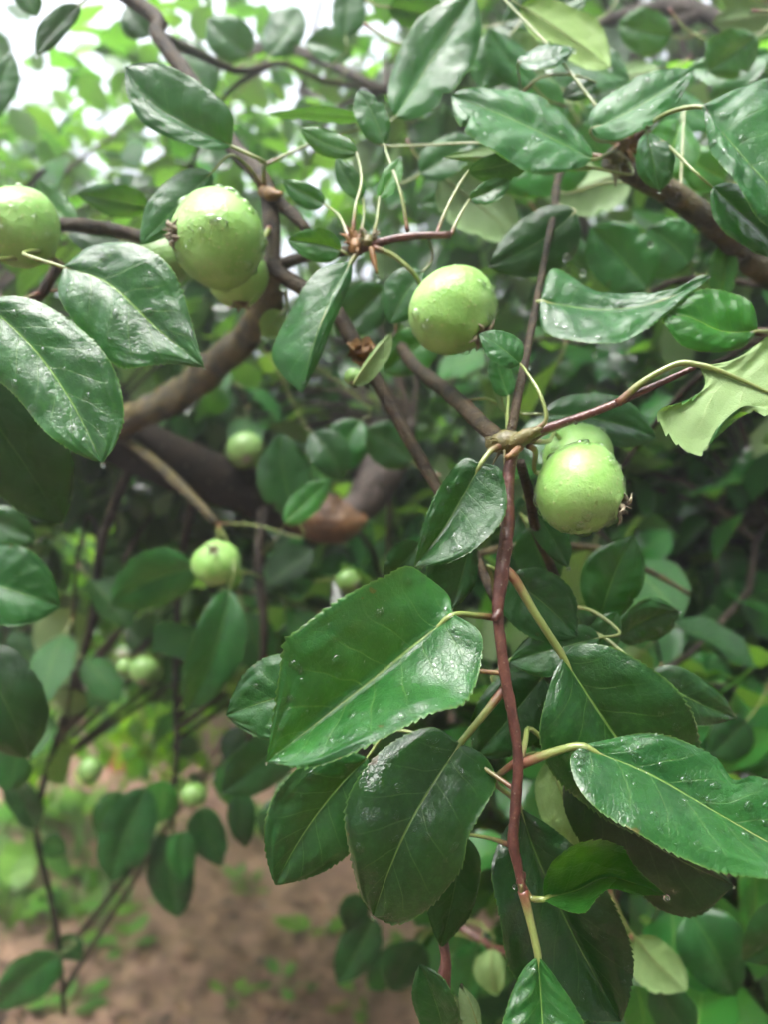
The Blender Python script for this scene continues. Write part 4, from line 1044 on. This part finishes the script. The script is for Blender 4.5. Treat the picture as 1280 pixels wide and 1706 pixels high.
# ------------------------------------------------------------------ masses of leaves
LOW = {}
def low_template(seed):
    if seed not in LOW:
        V, F, UV, mi = leaf_template(seed + 90, 5, 1)
        k = [i for i, m in enumerate(mi) if m == 0]; nv = 5 * 3
        LOW[seed] = (np.array(V[:nv]), np.array([F[i] for i in k]), np.array(UV[:nv]))
    return LOW[seed]

def leaf_mass(name, pos, dirs, ups, lens, tints, parent, mat, kind='stuff', narrow=1.0):
    VV, FF, UU, CC = [], [], [], []; b = 0
    for i in range(len(pos)):
        V, F, UV = low_template(i % 14)
        x, y, z = frame_from(dirs[i], ups[i])
        W = (V[:, :1] * narrow * x + V[:, 1:2] * y + V[:, 2:] * z) * lens[i] + pos[i]
        VV.append(W); FF.append(F + b); UU.append(UV); b += len(V)
        CC.append(np.tile(np.r_[tints[i], (i * 0.37) % 1.0], (len(V), 1)))
    V = np.vstack(VV); F = np.vstack(FF); UV = np.vstack(UU); C = np.vstack(CC)
    me = bpy.data.meshes.new(name)
    me.vertices.add(len(V)); me.vertices.foreach_set('co', V.astype(np.float32).ravel())
    me.loops.add(F.size); me.loops.foreach_set('vertex_index', F.astype(np.int32).ravel())
    me.polygons.add(len(F)); me.polygons.foreach_set('loop_start', np.arange(0, F.size, 4, dtype=np.int32))
    me.polygons.foreach_set('use_smooth', np.ones(len(F), bool))
    me.update(calc_edges=True); me.validate()
    lay = me.uv_layers.new(name='UVMap'); lay.data.foreach_set('uv', UV[F.ravel()].astype(np.float32).ravel())
    at = me.attributes.new('tint', 'FLOAT_COLOR', 'POINT'); at.data.foreach_set('color', C.astype(np.float32).ravel())
    o = link(name, me, parent, [mat])
    if kind: o['kind'] = kind
    return o

def rand_leaves(centers, spread, n, r, size=(0.05, 0.085), lo=0.5, hi=1.4, tintmul=(1, 1, 1)):
    """n leaves in clumps round the centres, hanging outward and down"""
    c = np.array(centers); k = r.integers(0, len(c), n)
    off = r.normal(0, 1, (n, 3)); off /= np.linalg.norm(off, axis=1)[:, None]
    off *= (r.random(n) ** 0.5)[:, None] * spread
    pos = c[k] + off
    dirs = off / (np.linalg.norm(off, axis=1)[:, None] + 1e-6) + r.normal(0, 0.5, (n, 3)) + np.array([0, 0, -0.45])
    dirs /= np.linalg.norm(dirs, axis=1)[:, None]
    ups = r.normal(0, 0.4, (n, 3)) + np.array([0, -0.15, 1.0])
    lens = r.uniform(size[0], size[1], n)
    t = r.uniform(lo, hi, n)[:, None] * (1 + r.normal(0, 0.08, (n, 3)))
    t[r.random(n) < 0.12] *= 1.4
    return pos, dirs, ups, lens, np.clip(t, 0.1, 3) * np.array(tintmul)

# further leaves of the two near trees (too many to set one by one)
MASS, TWIGS = {}, {}
def near_mass(tree, boxes, n, seed, **kw):
    r = np.random.default_rng(seed); cs = []
    for (x0, x1, y0, y1, d0, d1, k) in boxes:
        for _ in range(k):
            d = r.uniform(d0, d1); c = P(r.uniform(x0, x1), r.uniform(y0, y1), d)
            if c[2] > 0.2: cs.append(c)
    pos, dirs, ups, lens, t = rand_leaves(cs, 0.17, n, r, **kw)
    keep = (pos[:, 2] > 0.08) & (pos[:, 1] > 0.52)
    MASS.setdefault(tree.name, []).append([pos[keep], dirs[keep], ups[keep], lens[keep], t[keep]])
    for c in cs:                                    # the fine twigs that carry those clumps
        a = nearest(tree, c, 1.2)
        if a is None: continue
        m = (a + c) / 2 + np.array([0, 0, 0.06])
        V, F, UV = tube_data(catmull([a, m, c, c + np.array([0, 0, -0.1])], 8), [0.004, 0.003, 0.0015], 5)
        TWIGS.setdefault(tree.name, []).append((V, F, UV, 0))
near_mass(LT, [(-300, 420, 330, 820, 0.98, 1.6, 26), (100, 660, 560, 880, 1.0, 1.8, 28), (330, 720, 820, 1150, 0.95, 1.8, 34), (-300, 60, 800, 1120, 0.95, 1.8, 14)], 4200, 3, lo=0.35, hi=1.35)
near_mass(LT, [(-200, 330, 130, 430, 1.0, 2.4, 22), (300, 760, 130, 430, 1.0, 2.4, 22)], 1350, 12, lo=0.7, hi=1.7)
near_mass(RT, [(640, 1500, 420, 900, 0.85, 2.2, 48), (690, 1500, 850, 1300, 0.80, 1.8, 60), (840, 1500, 1230, 1720, 0.66, 1.4, 42), (690, 1500, -150, 420, 0.8, 2.0, 44)], 7800, 4, lo=0.35, hi=1.45)
near_mass(RT, [(640, 1350, 480, 1300, 1.1, 2.6, 90)], 4600, 15, lo=0.5, hi=2.0, size=(0.035, 0.062))
near_mass(LT, [(0, 700, 560, 1130, 1.6, 2.8, 60)], 2100, 16, lo=0.5, hi=2.1, size=(0.035, 0.062))
near_mass(LT, [(-100, 340, 830, 1250, 2.1, 3.3, 56), (330, 560, 880, 1180, 2.2, 3.2, 12)], 1900, 6, lo=1.4, hi=3.4, tintmul=(1.5, 1.2, 0.75))  # tint raised far above leaf colour, in place of sky light here

near_mass(RT, [(640, 1700, -1100, -120, 0.9, 2.4, 56), (1300, 2200, -300, 900, 0.9, 2.0, 30)], 4200, 8)  # crown out of frame, added unseen to shade the foliage below
near_mass(LT, [(-1000, -400, -500, 600, 0.9, 1.5, 16)], 900, 9)  # left remainder of the unseen shading crown

for tr in (LT, RT):
    leaf_mass('foliage', *[np.concatenate(q) for q in zip(*MASS[tr.name])], tr, M['mass'])
    V, F, UV, mi = merge(TWIGS[tr.name])
    tag(link('twigs', mesh('twigs', V, F, UV), tr, [M['twig']]), kind='stuff')

# ------------------------------------------------------------------ orchard trees behind
def orchard_tree(px, d, h, rad, label, seed, nleaf=4200, tint=(1, 1, 1), zlow=0.75, trunk_r=0.055, group='orchard trees in the background', proto=None, rot=0.0, scl=1.0, xy=None):
    x = (px - 640) / FPX * d
    if xy: x, d = xy
    root = empty('apple_tree', (x, d, 0)); tag(root, label, 'tree', group)
    if proto is not None:
        for ch in proto.children:
            c = ch.copy(); col.objects.link(c); c.parent = root; c.matrix_parent_inverse = Matrix.Identity(4)
            c.matrix_local = Matrix.Rotation(rot, 4, 'Z') @ Matrix.Scale(scl, 4)
        return root
    r = np.random.default_rng(seed); rp = random.Random(seed)
    def add(name, V, F, UV, mat):
        o = bpy.data.objects.new(name, mesh(name, V, F, UV)); o.data.materials.append(mat); col.objects.link(o); o.parent = root; return o
    fork = zlow + 0.15
    tp = catmull([(0, 0, -0.06), (rp.uniform(-.05, .05), 0.02, 0.4), (rp.uniform(-.08, .08), rp.uniform(-.05, .05), fork), (rp.uniform(-.15, .15), rp.uniform(-.1, .1), h * 0.72)], 26)
    V, F, UV = tube_data(tp, [trunk_r * 1.35, trunk_r, trunk_r * 0.85, trunk_r * 0.35], 12, 0.2, seed)
    add('trunk', V, F, UV, M['trunk'])
    centers = []
    nb = 7
    for k in range(nb):
        a = 2 * math.pi * k / nb + rp.uniform(-.4, .4); zs = fork + (h * 0.66 - fork) * (k / nb)
        s = tp[int(np.argmin(np.abs(tp[:, 2] - zs)))]
        L = rad * rp.uniform(0.75, 1.05)
        rise = rp.uniform(0.1, 0.55) * (h - zs)
        e = s + np.array([math.cos(a) * L, math.sin(a) * L, rise])
        m = (s + e) / 2 + np.array([0, 0, 0.15 * L])
        path = catmull([s, m, e, e + np.array([math.cos(a) * .2, math.sin(a) * .2, -0.25])], 16)
        V, F, UV = tube_data(path, [trunk_r * 0.5, trunk_r * 0.3, trunk_r * 0.12], 8, 0.15, k)
        add('branch', V, F, UV, M['trunk'])
        for q in path[5::2]: centers.append(q + r.normal(0, 0.12, 3))
    for k in range(34):
        v = r.normal(0, 1, 3); v /= np.linalg.norm(v); v *= r.uniform(0.55, 1.0)
        c = np.array([v[0] * rad, v[1] * rad, (zlow + h) / 2 + v[2] * (h - zlow) / 2])
        if c[2] > zlow * 0.8: centers.append(c)
    pos, dirs, ups, lens, t = rand_leaves(centers, 0.30, nleaf, r, tintmul=tint)
    cr = leaf_mass('crown', pos, dirs, ups, lens, t, None, M['mass'], kind=None)
    cr.parent = root
    return root

tA = orchard_tree(313, 4.6, 2.75, 1.15, 'orchard tree with a slim trunk standing on bare soil at left', 21, 7000, (1.35, 1.3, 0.9), 0.85, 0.05)
tB = orchard_tree(910, 4.2, 3.6, 1.35, 'orchard tree with a dark straight trunk seen right of centre above the apple', 22, 6000, (1.1, 1.15, 0.9), 0.8, 0.058)
tC = orchard_tree(600, 6.2, 3.1, 1.4, 'orchard tree behind the middle fork', 23, 5200, (1.0, 1.05, 0.95), 0.7)
tD = orchard_tree(40, 5.8, 2.6, 1.5, 'leafy orchard tree at far left behind the dark leaves', 24, 7500, (1.5, 1.4, 0.9), 0.45)
tE = orchard_tree(1210, 3.3, 3.6, 1.25, 'dark orchard tree behind the right edge leaves', 25, 8000, (0.6, 0.68, 0.6), 0.35)
far = [(-420, 5.2, 'outermost orchard tree beyond the left edge', tB, 1.0, 1.0), (1560, 5.0, 'outermost orchard tree beyond the right edge', tB, 2.1, 1.0),
       (760, 8.0, 'far orchard tree just right of the centre', tC, 1.0, 1.05), (380, 8.6, 'far orchard tree left of the centre gap', tA, 2.0, 1.1),
       (120, 9.0, 'far orchard tree low at the left under the open sky', tC, 2.6, 0.95), (1050, 7.5, 'far orchard tree behind the pale underside leaf', tB, 4.0, 1.1),
       (1330, 8.5, 'far orchard tree near the right edge', tC, 4.4, 1.2), (560, 11.5, 'farthest orchard tree near the middle', tD, 0.7, 1.1),
       (-150, 10.5, 'farthest orchard tree at the left edge', tD, 3.3, 1.1), (900, 11.5, 'farthest orchard tree right of the middle', tD, 5.0, 1.2),
       (260, 13.0, 'farthest orchard tree left of the middle', tD, 1.9, 1.2), (1200, 12.5, 'farthest orchard tree at right', tD, 2.7, 1.25)]
for px, d, lab, pr_, rot, sc in far:
    orchard_tree(px, d, 0, 0, lab, 0, proto=pr_, rot=rot, scl=sc)

# unseen trees added round the camera to block low light
for x, y, lab, pr_, rot, sc in [(-2.4, -2.6, 'added unseen orchard tree behind the viewpoint on the left', tB, 0.5, 1.25), (0.4, -2.5, 'added unseen orchard tree right behind the viewpoint', tB, 1.5, 1.55),
                                (2.5, -1.7, 'added unseen orchard tree behind the viewpoint on the right', tB, 3.0, 1.5), (-5.2, 1.2, 'added unseen orchard tree beside the viewpoint on the left', tB, 4.1, 1.0),
                                (3.4, 0.9, 'added unseen orchard tree beside the viewpoint on the right', tC, 5.2, 1.2), (-0.9, -5.2, 'added unseen orchard tree in the second row behind the viewpoint', tB, 2.2, 1.2),
                                (2.0, -5.0, 'added unseen orchard tree in the second row behind on the right', tC, 0.2, 1.3), (-3.6, -4.4, 'added unseen orchard tree in the second row behind on the left', tC, 2.9, 1.3)]:
    orchard_tree(0, 0, 0, 0, lab, 0, proto=pr_, rot=rot, scl=sc, xy=(x, y))

# far wood that closes the horizon
r = np.random.default_rng(77)
cs = [(x, 17 + r.uniform(-1, 3) + 0.02 * x * x, r.uniform(0.2, 3.0)) for x in r.uniform(-22, 22, 240)]
pos, dirs, ups, lens, t = rand_leaves(cs, 0.8, 11000, r, size=(0.16, 0.26), lo=0.6, hi=1.2)
wood = leaf_mass('far_trees', pos, dirs, ups, lens, t, None, M['mass'])
tag(wood, 'distant belt of leafy trees closing the view behind the orchard', 'trees', kind='stuff')

# ------------------------------------------------------------------ weeds, grass, litter on the soil
def on_ground(px, py):
    d = CAM_H * FPX / (py - 853.0)
    return np.array([(px - 640) / FPX * d, d, 0.0])
def weed(px, py, size, nleaf, label, seed, tint=(1, 1, 1), narrow=1.0):
    g = on_ground(px, py); r = np.random.default_rng(seed)
    root = empty('weed', tuple(g)); tag(root, label, 'weed', 'weeds on the bare soil')
    for k in range(nleaf):
        a = 2.4 * k + r.uniform(-.3, .3); el = r.uniform(0.25, 1.1)
        dv = np.array([math.cos(a) * math.cos(el), math.sin(a) * math.cos(el), math.sin(el)])
        L = size * r.uniform(0.6, 1.0)
        o = leaf_mass('leaf', np.array([g + dv * L * 0.45 + np.array([0, 0, 0.01])]), [dv + np.array([0, 0, -0.35])], [np.array([0.05, 0.02, 1.0])], [L], [np.array(tint) * r.uniform(0.7, 1.3)], root, M['weed'], kind=None, narrow=0.75)
        V, F, UV = tube_data(catmull([g + np.array([0, 0, -0.01]), g + dv * L * 0.25, g + dv * L * 0.5 + np.array([0, 0, 0.008])], 6), [0.004, 0.002], 5)
        link('stem', mesh('stem', V, F, UV), root, [M['stalk']])
W = [(392, 1478, 0.07, 7, 'small pale weed alone in the middle of the soil patch'), (415, 1492, 0.07, 5, 'tiny weed touching the small pale weed on the soil'),
     (525, 1575, 0.11, 5, 'light green broad weed left of the round dark leaves at the bottom'), (205, 1585, 0.09, 6, 'little weed on the soil beside the thin hanging twig'),
     (60, 1480, 0.20, 11, 'bushy yellow green weed at the left edge'), (20, 1530, 0.18, 10, 'bushy weed cut by the left edge'),
     (130, 1500, 0.14, 9, 'weed with spreading leaves right of the thin hanging twig'), (170, 1545, 0.10, 7, 'low weed between the bushy weed and bare soil'),
     (385, 1672, 0.06, 5, 'small weed at the bottom left of the soil'), (470, 1650, 0.08, 5, 'weed with drooping leaves at the bottom middle'),
     (600, 1675, 0.09, 5, 'green weed at the bottom below the round dark leaves'), (680, 1610, 0.07, 5, 'small weed beside the dark leaves at bottom centre'),
     (110, 1695, 0.10, 7, 'leafy weed at the bottom edge under the hanging twig'),
     (440, 1400, 0.12, 7, 'weed at the back of the soil under the dark leaf'), (230, 1425, 0.13, 8, 'weed behind the hanging leaf cluster'),
     (30, 1400, 0.20, 11, 'tall weed at the back of the left edge'), (120, 1390, 0.18, 10, 'yellowish weed at the back beside the thin twig')]
for i, (x, y, s, n, lab) in enumerate(W):
    weed(x, y, s * 1.25, n, lab, 300 + i, (1.5, 1.4, 0.9) if i % 3 else (1.2, 1.35, 1.1))
# grass and low growth further back
r = np.random.default_rng(9)
gp, gd, gu, gl, gt = [], [], [], [], []
def grass_at(x, y, n, sp):
    for _ in range(n):
        a = r.uniform(0, 6.28)
        gp.append(np.array([x + r.normal(0, sp), y + r.normal(0, sp), 0.0]))
        gd.append(np.array([math.cos(a) * 0.5, math.sin(a) * 0.5, r.uniform(0.5, 1.2)])); gu.append(np.array([math.cos(a), math.sin(a), -0.6]) + r.normal(0, .3, 3))
        gl.append(r.uniform(0.05, 0.17)); gt.append(np.array([1.2, 1.2, 0.8]) * r.uniform(0.6, 1.4))
for _ in range(150):
    y = r.uniform(5.0, 11); x = r.uniform(-0.75, 0.75) * y
    grass_at(x, y, 14, 0.22)
for _ in range(26):
    q = on_ground(r.uniform(-60, 190), r.uniform(1340, 1560)); grass_at(q[0], q[1], 10, 0.10)
for _ in range(14):
    q = on_ground(r.uniform(200, 800), r.uniform(1350, 1700)); grass_at(q[0], q[1], 3, 0.04)
gl = [g * 1.0 for g in gl]
go = leaf_mass('grass', np.array(gp), gd, gu, gl, gt, None, M['weed'], narrow=0.35)
tag(go, 'short green grass and seedlings growing on the soil under the trees', 'grass', kind='stuff')
lp, ld, lu, ll_, lt_ = [], [], [], [], []
for _ in range(900):
    q = on_ground(r.uniform(-200, 1100), 1250 + 520 * r.random() ** 0.7); a = r.uniform(0, 6.28)
    lp.append(q + np.array([r.normal(0, .1), r.normal(0, .1), r.uniform(0.02, 0.045)])); ld.append(np.array([math.cos(a), math.sin(a), r.normal(0, .15)])); lu.append(np.array([0, 0, 1.0]) + r.normal(0, .25, 3))
    ll_.append(r.uniform(0.015, 0.07)); lt_.append(np.ones(3) * r.uniform(0.3, 2.2))
tag(leaf_mass('leaf_litter', np.array(lp), ld, lu, ll_, lt_, None, M['litter'], narrow=0.8), 'small dead leaves and crumbs strewn over the bare soil', 'litter', kind='stuff')
# pebbles and a fallen leaf
for i, (x, y, s, lab) in enumerate([(74, 1640, 0.018, 'white pebble on the soil beside the bottom left twig'), (40, 1640, 0.016, 'small pale pebble left of the white one at bottom left'),
                                    (545, 1543, 0.014, 'pale pebble near the light green broad weed'), (440, 1512, 0.013, 'little stone on the soil near the pale weed'), (360, 1600, 0.012, 'tiny stone in the middle of the bare soil')]):
    g = on_ground(x, y); V, F, UV = tube_data(catmull([g + np.array([-s, 0, s * .4]), g + np.array([0, s * .2, s * .6]), g + np.array([s, 0, s * .4])], 9), [s * .15, s * .6, s * .8, s * .6, s * .15], 9, 0.4, i)
    tag(link('pebble', mesh('pebble', V, F, UV), None, [M['stone']]), lab, 'stone', 'pebbles on the soil')
V, F, UV, mi = leaf_template(3, 9, 3)
g = on_ground(192, 1296); a = np.array(V[:63]) * 0.16
V = [g + np.array([q[0] * 1.1, q[2] * 0.5 + 0.02, q[1] + 0.02]) for q in a]
tag(link('fallen_leaf', mesh('fallen_leaf', V, [f for f in F if max(f) < 63], UV[:63]), None, [M['dead']]), 'orange dead leaf caught low behind the branches at left', 'leaf')

# ------------------------------------------------------------------ haze volume, added in place of veiling glare from a wet lens
HAZE = 0.065
def build_haze():
    X, Y0, Y1, Z0, Z1 = 62.0, -62.0, 66.0, -1.1, 6.6
    v = [(x, y, z) for z in (Z0, Z1) for y in (Y0, Y1) for x in (-X, X)]
    f = [(0, 2, 3, 1), (4, 5, 7, 6), (0, 1, 5, 4), (2, 6, 7, 3), (0, 4, 6, 2), (1, 3, 7, 5)]
    m = bpy.data.materials.new('veil_haze'); m.use_nodes = True; nt = m.node_tree; nt.nodes.clear()
    pv = nt.nodes.new('ShaderNodeVolumePrincipled'); pv.inputs['Color'].default_value = (0.92, 0.95, 0.97, 1); pv.inputs['Density'].default_value = HAZE
    pv.inputs['Anisotropy'].default_value = 0.6
    out = nt.nodes.new('ShaderNodeOutputMaterial'); nt.links.new(pv.outputs[0], out.inputs['Volume'])
    o = link('haze', mesh('haze', v, f, smooth=False), None, [m]); tag(o, 'thin haze added to the orchard air in place of wet lens glare', 'haze', kind='stuff')
if HAZE > 0: build_haze()
